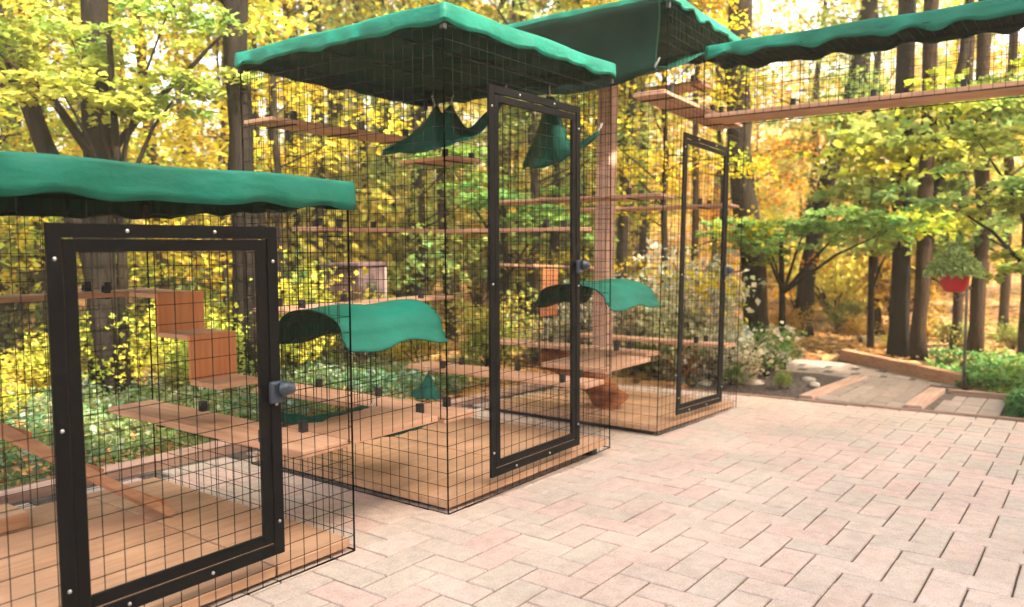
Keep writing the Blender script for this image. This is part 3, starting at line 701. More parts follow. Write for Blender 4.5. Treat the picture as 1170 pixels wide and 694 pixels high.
# ------------------------------------------------------------------ foliage
def leaves_mesh(name, P, S, nrm_tilt=.6, flat=.7, R=None, dirs=None):
    """P centres (n,3); kite-shaped folded leaves"""
    R = R or rng; n = len(P); P = np.asarray(P, float)
    az = R.uniform(0, 2 * PI, n); tilt = R.normal(0, nrm_tilt, n); roll = R.normal(0, nrm_tilt, n)
    ax = np.stack([np.cos(az) * np.cos(tilt), np.sin(az) * np.cos(tilt), np.sin(tilt)], 1)
    sd = np.stack([-np.sin(az), np.cos(az), np.zeros(n)], 1)
    up = np.cross(ax, sd)
    sd = sd * np.cos(roll)[:, None] + up * np.sin(roll)[:, None]; up = np.cross(ax, sd)
    s = (S * R.uniform(.6, 1.25, n))[:, None]
    fold = up * s * .16
    v0 = P - ax * s * .5; v1 = P + sd * s * .42 - ax * s * .08 + fold; v2 = P + ax * s * .55; v3 = P - sd * s * .42 - ax * s * .08 + fold
    a = P + ax * s * .16 + sd * s * .2; 
    V = np.stack([v0, v1, v2, v3], 1).reshape(-1, 3)
    me = bpy.data.meshes.new(name)
    me.vertices.add(4 * n); me.vertices.foreach_set('co', V.astype(np.float32).ravel())
    idx = np.arange(n)[:, None] * 4
    tri = np.concatenate([idx + np.array([[0, 1, 2]]), idx + np.array([[0, 2, 3]])], 1).ravel().astype(np.int32)
    me.loops.add(6 * n); me.loops.foreach_set('vertex_index', tri)
    me.polygons.add(2 * n); me.polygons.foreach_set('loop_start', np.arange(0, 6 * n, 3, dtype=np.int32))
    me.update(calc_edges=True)
    at = me.attributes.new('rnd', 'FLOAT', 'FACE'); at.data.foreach_set('value', np.repeat(R.uniform(0, 1, n), 2).astype(np.float32))
    me.materials.append(M['leaf'])
    return me
def link_mesh(name, me, parent=None, color=None):
    o = bpy.data.objects.new(name, me); C.objects.link(o)
    if parent is not None: o.parent = parent
    if color: o.color = (*color, 1)
    return o

def tree_proto(seed, H, r0, crown_lo, spread, n_br, per, leaf, thick=.07, lean=(0, 0), upper=True, bark='bark', wander=.12):
    """returns (trunk mesh, crown mesh)"""
    R = random.Random(seed); G = np.random.default_rng(seed)
    mb = MB(); pts = []; rad = []
    x = y = 0; n = 12
    for i in range(n + 1):
        t = i / n
        pts.append(Vector((x + lean[0] * t * H, y + lean[1] * t * H, t * H))); rad.append(r0 * (1 - .8 * t) * (1.35 if i == 0 else 1))
        x += R.uniform(-wander, wander) * H / n; y += R.uniform(-wander, wander) * H / n
    mb.tube(pts, rad, 9, wob=.08)
    def at(t): f = t * n; i = min(n - 1, int(f)); return pts[i].lerp(pts[i + 1], f - i)
    cen = []
    for b in range(n_br):
        t = crown_lo + (1 - crown_lo) * (b + R.random()) / n_br; t = min(t, .98)
        p = at(t); az = R.uniform(0, 2 * PI); L = spread * (1.05 - .55 * t) * R.uniform(.6, 1.1)
        el = R.uniform(.05, .6); d = Vector((math.cos(az) * math.cos(el), math.sin(az) * math.cos(el), math.sin(el)))
        bp = [p]; q = p.copy()
        for k in range(5):
            d = (d + Vector((R.uniform(-.25, .25), R.uniform(-.25, .25), R.uniform(-.2, .12)))).normalized(); q = q + d * L / 5; bp.append(q.copy())
            for m_ in range(2):
                if k < 1: continue
                sd = Vector((R.uniform(-1, 1), R.uniform(-1, 1), R.uniform(-.3, .3))).normalized() * L * R.uniform(.12, .3)
                e_ = q + sd
                if R.random() < .5: mb.tube([q, q + sd * .5 + Vector((0, 0, .02)), e_], [r0 * .06 + .002, r0 * .04 + .0015, .001], 3, cap=False)
                cen.append(e_)
        rb = max(.006, r0 * .30 * (1 - .6 * t)); mb.tube(bp, [rb * (1 - .8 * i / 5) for i in range(6)], 5, cap=False)
        cen.append(q)
    cen = np.array([tuple(c) for c in cen]); m = len(cen)
    cnt = per
    # each spray is a loose flattened tilted disc
    rr = np.sqrt(G.uniform(0, 1, (m, cnt))) * (spread * .17) * G.uniform(.6, 1.4, (m, 1)); aa = G.uniform(0, 2 * PI, (m, cnt))
    tx = G.normal(0, .35, (m, 1)); ty = G.normal(0, .35, (m, 1))
    dx = rr * np.cos(aa); dy = rr * np.sin(aa); dz = dx * tx + dy * ty + G.normal(0, thick, (m, cnt)) - rr * rr * .3
    Pn = np.stack([cen[:, 0:1] + dx, cen[:, 1:2] + dy, cen[:, 2:3] + dz], 2).reshape(-1, 3)
    Pn = Pn[Pn[:, 2] > .12]
    me = leaves_mesh('crown', Pn, leaf, R=G, nrm_tilt=.55)
    tr = bpy.data.meshes.new('trunk'); tr.from_pydata(mb.v, [], mb.f); tr.materials.append(M[bark]); tr.polygons.foreach_set('use_smooth', [True] * len(tr.polygons))
    return tr, me

YEL = [(.66, .52, .035), (.70, .58, .07), (.60, .45, .03), (.50, .52, .05), (.68, .46, .04)]
GRN = [(.26, .38, .09), (.40, .48, .12), (.18, .30, .07)]
GLD = [(.80, .44, .035), (.84, .54, .08), (.70, .32, .025)]
protos = [tree_proto(100 + i, H, r0, lo, sp, nb, per, lf, thick=.06) for i, (H, r0, lo, sp, nb, per, lf) in enumerate([
    (6.5, .055, .12, 1.9, 22, 30, .070), (7.5, .07, .10, 2.2, 24, 30, .072), (5.5, .045, .10, 1.7, 20, 30, .066), (8.5, .09, .16, 2.4, 26, 30, .078)])]
tall = [tree_proto(200 + i, H, r0, lo, sp, nb, per, lf, thick=.12, bark=bk, wander=.05) for i, (H, r0, lo, sp, nb, per, lf, bk) in enumerate([
    (15, .17, .50, 2.8, 20, 20, .16, 'bark'), (17, .13, .55, 2.4, 18, 20, .16, 'bark_red'), (14, .20, .50, 2.8, 20, 20, .16, 'bark_dark')])]
def place(pr, name, x, y, rz, sc, col, label, cat, group=None, z=None, lean=(0, 0)):
    e = empty(name, (x, y, terr(x, y) - .03 if z is None else z)); e.rotation_euler = (lean[0], lean[1], rz); e.scale = (sc, sc, sc)
    tag(e, label, cat, group)
    link_mesh('trunk', pr[0], e); link_mesh('crown', pr[1], e, col)
    return e
def pol(theta, r): t = math.radians(theta); return math.cos(t) * r, math.sin(t) * r

# understory, by angle seen from the patio (deg from the row) and distance
R = random.Random(5)
def free(x, y): return not (x < 7.4 and y < 4.9) and not (x < 10.3 and .2 < y < 3.4)
cnt = 0
for ring_, (ra, rb, st, sel) in enumerate(((8.0, 11.0, 6.5, None), (12.5, 16.5, 5.0, None), (18, 24, 3.5, None), (26, 33, 2.7, None))):
    th = -8
    while th < 84:
        t = th + R.uniform(-.35, .35) * st; r = R.uniform(ra, rb); x, y = pol(t, r); th += st
        if not free(x, y): continue
        if ring_ >= 2 and (R.random() < (.0 if t < 40 else .22) or (54 < t < 63 and R.random() < .8)): continue
        if ring_ == 1 and 55 < t < 61: continue
        # palette by direction: gold to the right, yellow left, greener in patches
        u = R.random()
        if t < 30: col = R.choice(GLD + YEL[:2]) if u < .88 else GRN[1]
        elif t < 48: col = R.choice(GRN[:2] + YEL[:3]) if u < .7 else R.choice(GRN)
        else: col = R.choice(YEL) if u < .72 else R.choice(GRN[:2])
        if ring_ == 0 and t < 24: continue          # keep the open look under the right-hand trees
        sc = R.uniform(.8, 1.15) * (1 + .04 * ring_)
        gname = ['near', 'second', 'third', 'far'][ring_]
        lb = {0: 'slender young yellow leaved tree just behind the enclosures', 1: 'leafy autumn tree in the second rank of the woods', 2: 'autumn tree deep in the woods', 3: 'distant autumn tree at the back of the woods'}[ring_]
        if ring_ == 0: lb = 'slender young autumn tree standing just behind the patio'
        place(protos[R.randrange(4)], 'autumn_tree', x, y, R.uniform(0, 6.3), sc, col, lb, 'tree', ['young trees just behind the patio', 'second rank of autumn trees', 'autumn trees deep in the woods', 'distant autumn trees'][ring_])
        cnt += 1
for (ra, rb, st, gi) in ((14, 20, 4.2, 0), (22, 34, 2.6, 1)):
    th = -6
    while th < 82:
        t = th + R.uniform(-.4, .4) * st; r = R.uniform(ra, rb); x, y = pol(t, r); th += st
        if t < 27 and R.random() < .82: continue
        place(tall[R.randrange(3)], 'tall_tree', x, y, R.uniform(0, 6.3), R.uniform(.8, 1.1), R.choice(YEL + GLD + GRN[:1]), ['tall straight forest tree with a high autumn crown', 'tall forest tree far back with thin dark trunk'][gi], 'tree', ['tall trees in the middle of the woods', 'tall trees far back'][gi])

R2 = random.Random(31)
for i, th in enumerate((75, 71, 66.5, 63, 60.5, 58, 54.5, 49.5, 47, 44, 41, 37.5, 33, 29, 24)):
    r = R2.uniform(9.5, 13.5); x, y = pol(th + R2.uniform(-.8, .8), r)
    if not free(x, y): continue
    place(tall[R2.choice((0, 1, 2, 2))], 'slender_tree', x, y, R2.uniform(0, 6.3), R2.uniform(.42, .62), R2.choice(YEL), 'slender dark trunk rising through the yellow leaves behind the enclosures', 'tree', 'slender trunks behind the enclosures', lean=(R2.uniform(-.05, .05), R2.uniform(-.05, .05)))

# individually recognisable trunks: built one by one with a few limbs and a high crown
def big_tree(name, label, x, y, path, r0, r1, col, bark='bark_dark', limbs=(), seed=1, crown_r=2.3, H=11, leafn=2600, low=()):
    e = empty(name, (x, y, terr(x, y) - .04)); tag(e, label, 'tree')
    Rr = random.Random(seed); mb = MB(); n = len(path)
    P = [Vector(p) for p in path] + [Vector(path[-1]) + Vector((Rr.uniform(-.5, .5), Rr.uniform(-.5, .5), H - path[-1][2]))]
    # densify
    Q = []
    for i in range(len(P) - 1):
        for k in range(4): Q.append(P[i].lerp(P[i + 1], k / 4) + Vector((Rr.uniform(-.012, .012), Rr.uniform(-.012, .012), 0)))
    Q.append(P[-1])
    mb.tube(Q, [r0 * (1 - .0) * (1.3 if i == 0 else 1) + (r1 - r0) * (i / len(Q)) for i in range(len(Q))], 12, wob=.09)
    for (z, az, L, el, r) in limbs:
        i = min(range(len(Q)), key=lambda k: abs(Q[k].z - z)); p = Q[i]; d = Vector((math.cos(az) * math.cos(el), math.sin(az) * math.cos(el), math.sin(el))); pts = [p]
        for k in range(6): d = (d + Vector((Rr.uniform(-.15, .15), Rr.uniform(-.15, .15), Rr.uniform(-.05, .15)))).normalized(); pts.append(pts[-1] + d * L / 6)
        mb.tube(pts, [r * (1 - .75 * k / 6) for k in range(7)], 7, wob=.05)
    tr = mb.build('trunk', M[bark], e, smooth=True)
    G = np.random.default_rng(seed); c = np.array(tuple(Q[-1])) 
    cl = G.normal(0, 1, (70, 3)) * np.array([crown_r * .6, crown_r * .6, 1.6]) + c + np.array([0, 0, -1.0])
    pn = (cl[:, None, :] + G.normal(0, 1, (70, leafn // 70, 3)) * np.array([.35, .35, .12])).reshape(-1, 3)
    for (lx, ly, lz, rad, cnt_) in low:
        q = G.normal(0, 1, (12, 3)) * np.array([rad * .5, rad * .5, rad * .22]) + np.array([lx, ly, lz])
        q = (q[:, None, :] + G.normal(0, 1, (12, cnt_ // 12, 3)) * np.array([.16, .16, .04])).reshape(-1, 3)
        pn = np.concatenate([pn, q])
    link_mesh('crown', leaves_mesh('crown', pn, .11, R=G), e, col)
    return e
def dirp(dx, dy, r): l = math.hypot(dx, dy); return dx / l * r, dy / l * r
# right-hand screen direction for lean (image right = -v/+u)
RX, RY = .594, -.804
def lean_path(dxs, zs): return [(RX * d, RY * d, z) for d, z in zip(dxs, zs)]
x, y = dirp(.573, .82, 7.3)
big_tree('oak_tree', 'thick dark trunk rising behind the rear left corner of the middle canopy', x, y, lean_path([0, .02, -.02, .03, .0], [0, 1.5, 3, 4.2, 6]), .115, .085, YEL[0], seed=11, limbs=((3.2, 2.6, 1.8, .5, .05), (3.9, -.6, 2.0, .7, .06)))
x, y = dirp(.443, .896, 7.6)
big_tree('oak_tree', 'broad dark trunk above the low left canopy', x, y, lean_path([0, 0, .05, .3], [0, 1.5, 3.4, 6]), .125, .08, YEL[1], seed=12, limbs=((1.9, 2.4, 1.6, .9, .045), (2.1, -1.0, 1.6, .8, .04)))
x, y = dirp(.415, .91, 7.2)
big_tree('maple_tree', 'dark leaning trunk crossing behind the low left canopy', x, y, lean_path([.35, .15, -.15, -.75], [0, 1.3, 2.1, 3.8]), .09, .05, YEL[3], seed=13, limbs=((2.6, 2.5, 1.6, .5, .04),))
x, y = dirp(.619, .786, 13)
big_tree('ash_tree', 'slim grey trunk under the left side of the middle canopy', x, y, lean_path([0, .02, .05], [0, 3, 6]), .12, .09, YEL[0], 'bark', seed=14)
x, y = dirp(.641, .767, 12)
big_tree('ash_tree', 'second slim grey trunk seen through the upper left mesh', x, y, lean_path([0, .04, .0], [0, 3, 6]), .11, .08, YEL[2], 'bark', seed=15)
x, y = dirp(.9405, .340, 9.6)
big_tree('oak_tree', 'stout brown trunk just right of the tallest enclosure', x, y, lean_path([.12, .03, -.12, -.18, -.1], [0, 1.2, 2.2, 3.2, 6]), .145, .115, GLD[1], 'bark', seed=16, limbs=((2.6, .5, 1.6, .7, .04),))
x, y = dirp(.960, .278, 12)
big_tree('cherry_tree', 'dark trunk leaning right behind the mulch bed', x, y, lean_path([-.05, .0, .25, .62, 1.0], [0, 1.0, 2.2, 3.7, 6]), .125, .09, GLD[0], seed=17, limbs=((3.0, -1.2, 1.3, .6, .03),))
x, y = dirp(.983, .182, 10.2)
big_tree('oak_tree', 'dark mossy trunk behind the right end of the sleeper', x, y, lean_path([0, 0, -.02, .0], [0, 1.5, 3, 6]), .105, .085, GRN[1], seed=18, low=((-.1, .1, 1.9, .5, 400), (-.2, .3, 1.3, .3, 160), (-.2, 0, 2.6, .5, 400)))
x, y = dirp(.9868, .162, 10.0)
big_tree('oak_tree', 'brown twin trunk close beside the dark mossy one', x, y, lean_path([0, .02, .03, .02], [0, 1.5, 3, 6]), .08, .07, YEL[3], 'bark_red', seed=19, low=((-.3, .3, 2.3, .5, 400), (-.3, .0, 1.6, .4, 240), (-.3, -.3, 2.9, .5, 350)))
x, y = dirp(.988, .155, 10.3)
big_tree('maple_tree', 'thinner trunk forking away to the right of the twin trunks', x, y, lean_path([-.12, .0, .12, .30, .6], [0, 1.3, 2.3, 3.4, 6]), .055, .045, GRN[1], 'bark', seed=20, limbs=((1.6, -1.2, 1.4, .5, .025),))
for k, (dx, dy, r, rr, bk, lb) in enumerate(((.9922, .126, 11.5, .062, 'bark_red', 'reddish trunk directly behind the hanging pot'), (.9945, .108, 10.8, .082, 'bark_red', 'wide reddish trunk right of the hanging pot'),
        (.9968, .082, 13.0, .066, 'bark_red', 'slim reddish trunk near the right edge of the photo'), (.9985, .062, 11.0, .065, 'bark', 'brown trunk cut by the right edge of the photo'))):
    x, y = dirp(dx, dy, r)
    big_tree('pine_tree', lb, x, y, lean_path([0, random.uniform(-.05, .05), random.uniform(-.08, .08), 0], [0, 1.6, 3.2, 6]), rr, rr * .8, GRN[k % 2], bk, seed=30 + k, limbs=((.7 + .2 * k, 2.2, 1.2, .35, .02),), low=((-.3, .2, 2.1 + .3 * k, .5, 380), (-.4, 0, 1.4 + .2 * k, .4, 240), (-.3, -.2, 3.0, .6, 380)))

# bright green maple sprays at picture right centre, and the green crown at the upper left
def spray_tree(name, label, x, y, pts, col, leaf=.10, seed=1, bark='bark', H=2.2):
    e = empty(name, (x, y, terr(x, y) - .03)); tag(e, label, 'tree'); Rr = random.Random(seed); G = np.random.default_rng(seed)
    mb = MB(); mb.tube([(0, 0, 0), (.03, .02, H * .5), (.0, .04, H)], [.045, .035, .02], 8, wob=.06)
    allp = []
    for (px, py, pz, rad, n_) in pts:
        mid = Vector((px * .5, py * .5, min(H, pz) * .85)); mb.tube([(0, .0, min(H, pz) * .6), mid, (px, py, pz)], [.022, .014, .004], 6)
        m = 14; cen = G.normal(0, 1, (m, 3)) * np.array([rad * .5, rad * .5, rad * .16]) + np.array([px, py, pz])
        for c in cen[:8]: mb.tube([(px, py, pz), tuple(c)], [.004, .0015], 3, cap=False)
        k = n_ // m; a = G.uniform(0, 6.28, (m, k)); r_ = np.sqrt(G.uniform(0, 1, (m, k))) * rad * .36
        q = np.stack([cen[:, 0:1] + np.cos(a) * r_, cen[:, 1:2] + np.sin(a) * r_, cen[:, 2:3] + G.normal(0, .018, (m, k)) - r_ * .15], 2).reshape(-1, 3); allp.append(q)
    mb.build('trunk', M[bark], e, smooth=True)
    link_mesh('crown', leaves_mesh('crown', np.concatenate(allp), leaf, R=G, nrm_tilt=.35), e, col)
    return e
x, y = dirp(.953, .303, 9.0)
spray_tree('maple_sapling', 'low bright green maple spraying wide beside the tallest enclosure', x, y, [(-.05, .35, 1.62, .45, 800), (.1, -.20, 1.70, .5, 900), (.1, -.65, 1.72, .42, 600), (0, .15, 1.42, .40, 450), (.2, -1.0, 1.62, .3, 260)], (.36, .56, .14), leaf=.075, seed=41, H=1.6)
x, y = dirp(.46, .888, 7.0)
spray_tree('green_maple', 'light green maple crown over the low left canopy', x, y, [(-.4, .0, 2.45, .5, 700), (.1, -.1, 2.35, .45, 700), (.45, -.3, 2.6, .45, 600), (-.2, .2, 2.85, .5, 700), (-.9, .4, 2.9, .5, 600), (.3, -.3, 3.1, .5, 700)], (.48, .54, .11), leaf=.07, seed=42, H=3.0)
x, y = dirp(.999, .055, 8.6)
spray_tree('green_sapling', 'leafy green sapling at the right edge of the photo', x, y, [(0, .1, 1.8, .5, 700), (.0, .5, 2.3, .5, 700), (.1, .1, 1.2, .4, 400), (0, .7, 1.7, .35, 250), (.1, -.1, 2.7, .5, 500)], (.42, .52, .12), leaf=.085, seed=43, H=2.2)
x, y = dirp(.975, .21, 10.8)
spray_tree('yellow_sapling', 'loose yellow green sapling between the leaning trunk and the twin trunks', x, y, [(0, .2, 2.0, .6, 500), (.0, -.3, 2.6, .6, 500), (.1, .5, 2.9, .5, 450), (0, -.2, 1.3, .4, 300)], (.50, .48, .08), leaf=.085, seed=44, H=2.4)
x, y = dirp(.80, .60, 9.0)
spray_tree('green_sapling', 'green sapling seen through the mesh of the tallest enclosure', x, y, [(0, .2, 1.9, .7, 800), (.2, -.5, 1.6, .6, 700), (-.3, .6, 2.3, .6, 700)], (.20, .34, .07), leaf=.09, seed=45, H=2.0)

# shrubs
def shrub_proto(seed, rx, h, n, leaf, twigs=14):
    R_ = random.Random(seed); G = np.random.default_rng(seed); mb = MB(); cen = []
    for i in range(twigs):
        az = R_.uniform(0, 6.28); rr = rx * R_.uniform(.15, 1); top = Vector((math.cos(az) * rr, math.sin(az) * rr, h * R_.uniform(.45, 1)))
        mb.tube([(0, 0, 0), top * .5 + Vector((0, 0, h * .1)), top], [.009, .006, .002], 4, cap=False)
        for k in range(4): cen.append(tuple(top * (1 - .14 * k) + Vector((R_.uniform(-.08, .08), R_.uniform(-.08, .08), R_.uniform(-.04, .04)))))
    cen = np.array(cen); k = n // len(cen)
    q = (cen[:, None, :] + G.normal(0, 1, (len(cen), k, 3)) * np.array([.065, .065, .04]) * (rx / .4)).reshape(-1, 3); q[:, 2] = np.maximum(q[:, 2], .01)
    me = leaves_mesh('foliage', q, leaf, R=G, nrm_tilt=.7)
    tr = bpy.data.meshes.new('stems'); tr.from_pydata(mb.v, [], mb.f); tr.materials.append(M['bark'])
    return tr, me
sp = [shrub_proto(300 + i, rx, h, n, lf) for i, (rx, h, n, lf) in enumerate([(.42, .62, 1500, .045), (.5, .85, 1700, .05), (.36, .45, 1100, .04)])]
def shrub(i, x, y, sc, col, label, group, z=None, name='shrub'):
    e = empty(name, (x, y, (terr(x, y) - .02) if z is None else z)); e.rotation_euler = (0, 0, random.uniform(0, 6.28)); e.scale = (sc, sc, sc * random.uniform(.85, 1.15))
    tag(e, label, 'shrub', group); link_mesh('stems', sp[i][0], e); link_mesh('foliage', sp[i][1], e, col); return e
R = random.Random(9)
for i in range(11):       # behind the low enclosure, yellow and light green
    shrub(R.randrange(3), 1.0 + i * .38 + R.uniform(-.15, .15), 6.2 + R.uniform(-.4, 1.3), R.uniform(.8, 1.2), R.choice([(.52, .50, .07), (.46, .46, .07), (.56, .46, .06), (.32, .40, .08)]), 'yellow green shrub in the border behind the low left enclosure', 'yellow shrubs behind the low enclosure')
for i in range(9):
    shrub(R.randrange(3), 3.9 + i * .36 + R.uniform(-.15, .15), 5.6 + R.uniform(-.3, 1.3) - i * .05, R.uniform(.7, 1.0), R.choice([(.50, .46, .08), (.34, .40, .09), (.52, .42, .08)]), 'low yellow green undergrowth behind the middle enclosure', 'undergrowth behind the middle enclosure')
for i in range(12):
    shrub(R.randrange(3), 1.6 + i * .6 + R.uniform(-.2, .2), 8.0 + R.uniform(-.4, 1.0), R.uniform(1.2, 1.7), R.choice([(.12, .16, .05), (.10, .20, .05), (.20, .26, .06)]), 'dark leafy shrub in the shade behind the yellow shrubs', 'dark shrubs behind the yellow border')
for i in range(14):       # pale flowering shrubs behind the tallest enclosure
    x, y = 7.15 + (i % 3) * .45 + R.uniform(-.12, .12), 3.35 + (i // 3) * .42 + R.uniform(-.1, .1)
    shrub(R.randrange(3), x, y, R.uniform(.75, 1.1), R.choice([(.46, .40, .28), (.54, .48, .36), (.36, .38, .16), (.30, .36, .12)]), 'pale faded flowering shrub behind the tallest enclosure', 'pale shrubs behind the tallest enclosure')
for i, (dx, dy, r) in enumerate(((.905, .425, 8.0), (.918, .397, 8.2), (.925, .38, 8.6), (.93, .367, 7.9), (.912, .41, 8.8))):
    x, y = dirp(dx, dy, r); shrub(i % 3, x, y, 1.25 + .1 * (i % 2), [(.58, .58, .34), (.66, .60, .42), (.40, .50, .18), (.62, .56, .40), (.50, .56, .28)][i], ['pale green tiered shrub nearest the tallest enclosure corner', 'pale cream shrub in the middle of the clump right of the enclosure', 'greener shrub at the back of the clump right of the enclosure', 'cream flowering shrub at the front of the clump by the mulch', 'grey green shrub behind the cream ones right of the enclosure'][i], None)
lbl = iter(['small round green plant at the left of the mulch bed', 'yellow green tuft beside the path border in the mulch', 'rust orange plant by the enclosure corner', 'leggy green plant in the middle of the mulch bed', 'low green plant at the back of the mulch bed'])
for (x, y, s, col) in ((7.15, 2.75, .30, (.22, .34, .08)), (7.25, 2.32, .22, (.34, .42, .08)), (7.05, 3.15, .42, (.52, .22, .04)), (7.75, 2.62, .62, (.24, .38, .09)), (8.35, 2.75, .5, (.3, .4, .1))):
    shrub(1, x, y, s, col, next(lbl), None, z=-.13, name='small_plant')
R = random.Random(12)
for i in range(14):
    shrub(R.randrange(3), 10.2 + R.uniform(0, 2.5), -.2 + i * .28 + R.uniform(-.1, .1), R.uniform(.5, .9), R.choice([(.48, .40, .07), (.34, .38, .09), (.5, .3, .06)]), 'small wild shrub on the forest floor behind the path', 'wild shrubs behind the path')
# more low brush under the trees to close the view at ground level
for i in range(34):
    th = R.uniform(0, 76); r = R.uniform(12, 20); x, y = pol(th, r)
    shrub(R.randrange(3), x, y, R.uniform(1.6, 2.8), R.choice([(.5, .40, .07), (.55, .34, .06), (.36, .36, .08), (.5, .44, .07)]), 'low autumn brush on the forest floor among the trunks', 'brush on the forest floor')

# ground cover and litter: nobody could count it
def cover(name, n, xf, zoff, leaf, col, tilt=.5, seed=1):
    G = np.random.default_rng(seed); P = []
    while len(P) < n:
        x, y = xf(G)
        if x is None: continue
        P.append((x, y, terr(x, y) + zoff * G.uniform(0, 1)))
    me = leaves_mesh(name, np.array(P), leaf, R=G, nrm_tilt=tilt); o = link_mesh(name, me, None, col); tag(o, kind='stuff'); return o
def left_bed(G):
    x, y = G.uniform(-.5, 5.5), G.uniform(4.32, 6.6)
    return (x, y) if math.sin(x * 5 + y * 3) + math.sin(y * 7 - x * 2) > -1.3 else (None, None)
cover('ground_cover', 17000, left_bed, .16, .042, (.20, .30, .10), .6, 51)
cover('ground_cover', 5000, left_bed, .19, .04, (.40, .44, .28), .6, 52)
def right_bed(G):
    x, y = G.uniform(7.16, 9.9), G.uniform(-.9, 1.5)
    ok = (x > 8.15 or y < .62) and y < 1.02 + (x - 8.4) * .6
    return (x, y) if ok and math.sin(x * 6) + math.sin(y * 9 + x) > -1.5 else (None, None)
cover('ground_cover', 15000, right_bed, .15, .05, (.14, .30, .07), .6, 53)
cover('ground_cover', 1800, right_bed, .20, .05, (.30, .40, .10), .6, 54)
def front_bed(G): return G.uniform(7.2, 8.1), G.uniform(-.9, .56)
cover('ground_cover', 7000, front_bed, .22, .048, (.13, .30, .08), .6, 57)
def litter(G):
    th, r = math.radians(G.uniform(-6, 80)), 6 + 24 * G.uniform(0, 1) ** 1.3
    x, y = math.cos(th) * r, math.sin(th) * r
    if x < 6.95 and y < 4.3 or (x < 9.6 and -.2 < y < 2.95): return None, None
    return x, y
cover('leaf_litter', 26000, litter, .03, .10, (.66, .38, .12), .25, 55)
cover('leaf_litter', 12000, litter, .03, .10, (.62, .46, .28), .25, 56)
def patio_litter(G):
    x, y = G.uniform(2, 6.8), G.uniform(3.8, 4.12); return x, y

# far wood closing the horizon
G = np.random.default_rng(77); m = 1150; th = np.radians(G.uniform(-14, 92, m)); r = G.uniform(34, 44, m)
cz = np.abs(G.normal(0, 1, m)) * (3.0 + 2.2 * (th < .55)) + .6
cen = np.stack([np.cos(th) * r, np.sin(th) * r, cz + .9], 1)
P = (cen[:, None, :] + G.normal(0, 1, (m, 34, 3)) * np.array([.9, .9, .35])).reshape(-1, 3)
o = link_mesh('far_wood', leaves_mesh('far_wood', P, .34, R=G), None, (.85, .58, .12)); tag(o, kind='stuff')

# pot plant on a pole
x, y = dirp(.9917, .1290, 8.3); zt0 = terr(x, y)
e = empty('hanging_planter', (x, y, zt0)); tag(e, 'red pot of trailing grey green plant on a thin pole by the path', 'planter')
mb = MB(); mb.tube([(.0, -.10, 0), (.0, -.10, 1.24), (0, -.10, 1.26)], .012, 8); mb.tube([(0, -.10, 1.0), (0, -.02, .92), (0, .0, .98)], .007, 6); mb.build('pole', M['pole'], e, smooth=True)
z0 = 1.10
mb = MB(); nn = 24; prof = [(.06, z0 - .10), (.085, z0 - .09), (.115, z0 - .03), (.125, z0 + .05), (.132, z0 + .055), (.132, z0 + .075), (.118, z0 + .075), (.11, z0 + .05)]
vs = [(math.cos(2 * PI * k / nn) * r_, math.sin(2 * PI * k / nn) * r_, z_) for (r_, z_) in prof for k in range(nn)]
fs = [(i * nn + k, i * nn + (k + 1) % nn, (i + 1) * nn + (k + 1) % nn, (i + 1) * nn + k) for i in range(len(prof) - 1) for k in range(nn)] + [tuple(range(nn - 1, -1, -1)), tuple((len(prof) - 1) * nn + k for k in range(nn))]
mb.add(vs, fs); mb.build('pot', M['pot'], e, smooth=True)
a = G.uniform(0, 6.28, 2600); rr = np.sqrt(G.uniform(0, 1, 2600)); zz = G.uniform(0, 1, 2600)
P = np.stack([np.cos(a) * rr * .25, np.sin(a) * rr * .25, z0 + .09 + (1 - rr ** 2) * .22 * zz - rr ** 3 * .03 + G.normal(0, .012, 2600)], 1)
link_mesh('foliage', leaves_mesh('foliage', P, .038, R=G, nrm_tilt=.9), e, (.34, .50, .20))
mb = MB()
for k in range(3):
    aa = 2 * PI * k / 3; mb.tube([(math.cos(aa) * .14, math.sin(aa) * .14, z0 + .07), (0, 0, z0 + .36)], .0025, 4)
mb.build('hanger', M['pole'], e)

# stones in the mulch
def rock(x, y, s, label, seed):
    Rr = random.Random(seed); mb = MB(); import bmesh
    bm = bmesh.new(); bmesh.ops.create_icosphere(bm, subdivisions=2, radius=s)
    for v in bm.verts: v.co *= 1 + Rr.uniform(-.16, .16); v.co.z *= .5; v.co.x *= 1.25
    me = bpy.data.meshes.new('stone'); bm.to_mesh(me); bm.free(); me.materials.append(M['rock']); me.polygons.foreach_set('use_smooth', [True] * len(me.polygons))
    o = bpy.data.objects.new('stone', me); o.location = (x, y, -.125 + s * .25); o.rotation_euler = (0, 0, Rr.uniform(0, 3)); C.objects.link(o); tag(o, label, 'stone'); return o
rock(7.62, 2.12, .055, 'flat pale stone in the mulch nearest the path border', 1)
rock(7.85, 2.24, .06, 'long pale stone in the mulch behind the flat one', 2)
rock(7.35, 2.62, .09, 'rounded pale stone left of the leggy plant', 3)
rock(7.55, 2.85, .10, 'largest pale stone at the back left of the mulch bed', 4)
rock(7.1, 2.98, .06, 'small buff stone beside the rust orange plant', 5)

# mauve garden bench shapes far behind the middle enclosure
x, y = 5.85, 6.35
e = empty('garden_cabinet', (x, y, terr(x, y))); e.rotation_euler = (0, 0, .25); e.scale = (.60, .60, 1.08); tag(e, 'small mauve garden cabinet seen through the mesh of the middle enclosure', 'cabinet')
part_box('wall', (-.55, -.35, 0), (.28, .35, .95), M['mauve'], e, .01)
part_box('corner_board', (.281, -.36, 0), (.36, -.28, .97), M['siding_dull'], e, .004)
part_box('lid', (-.62, -.40, .951), (.36, .38, .985), M['mauve'], e, .006)
part_box('door', (-.30, -.36, .02), (.0, -.351, .8), M['clip'], e, 0)

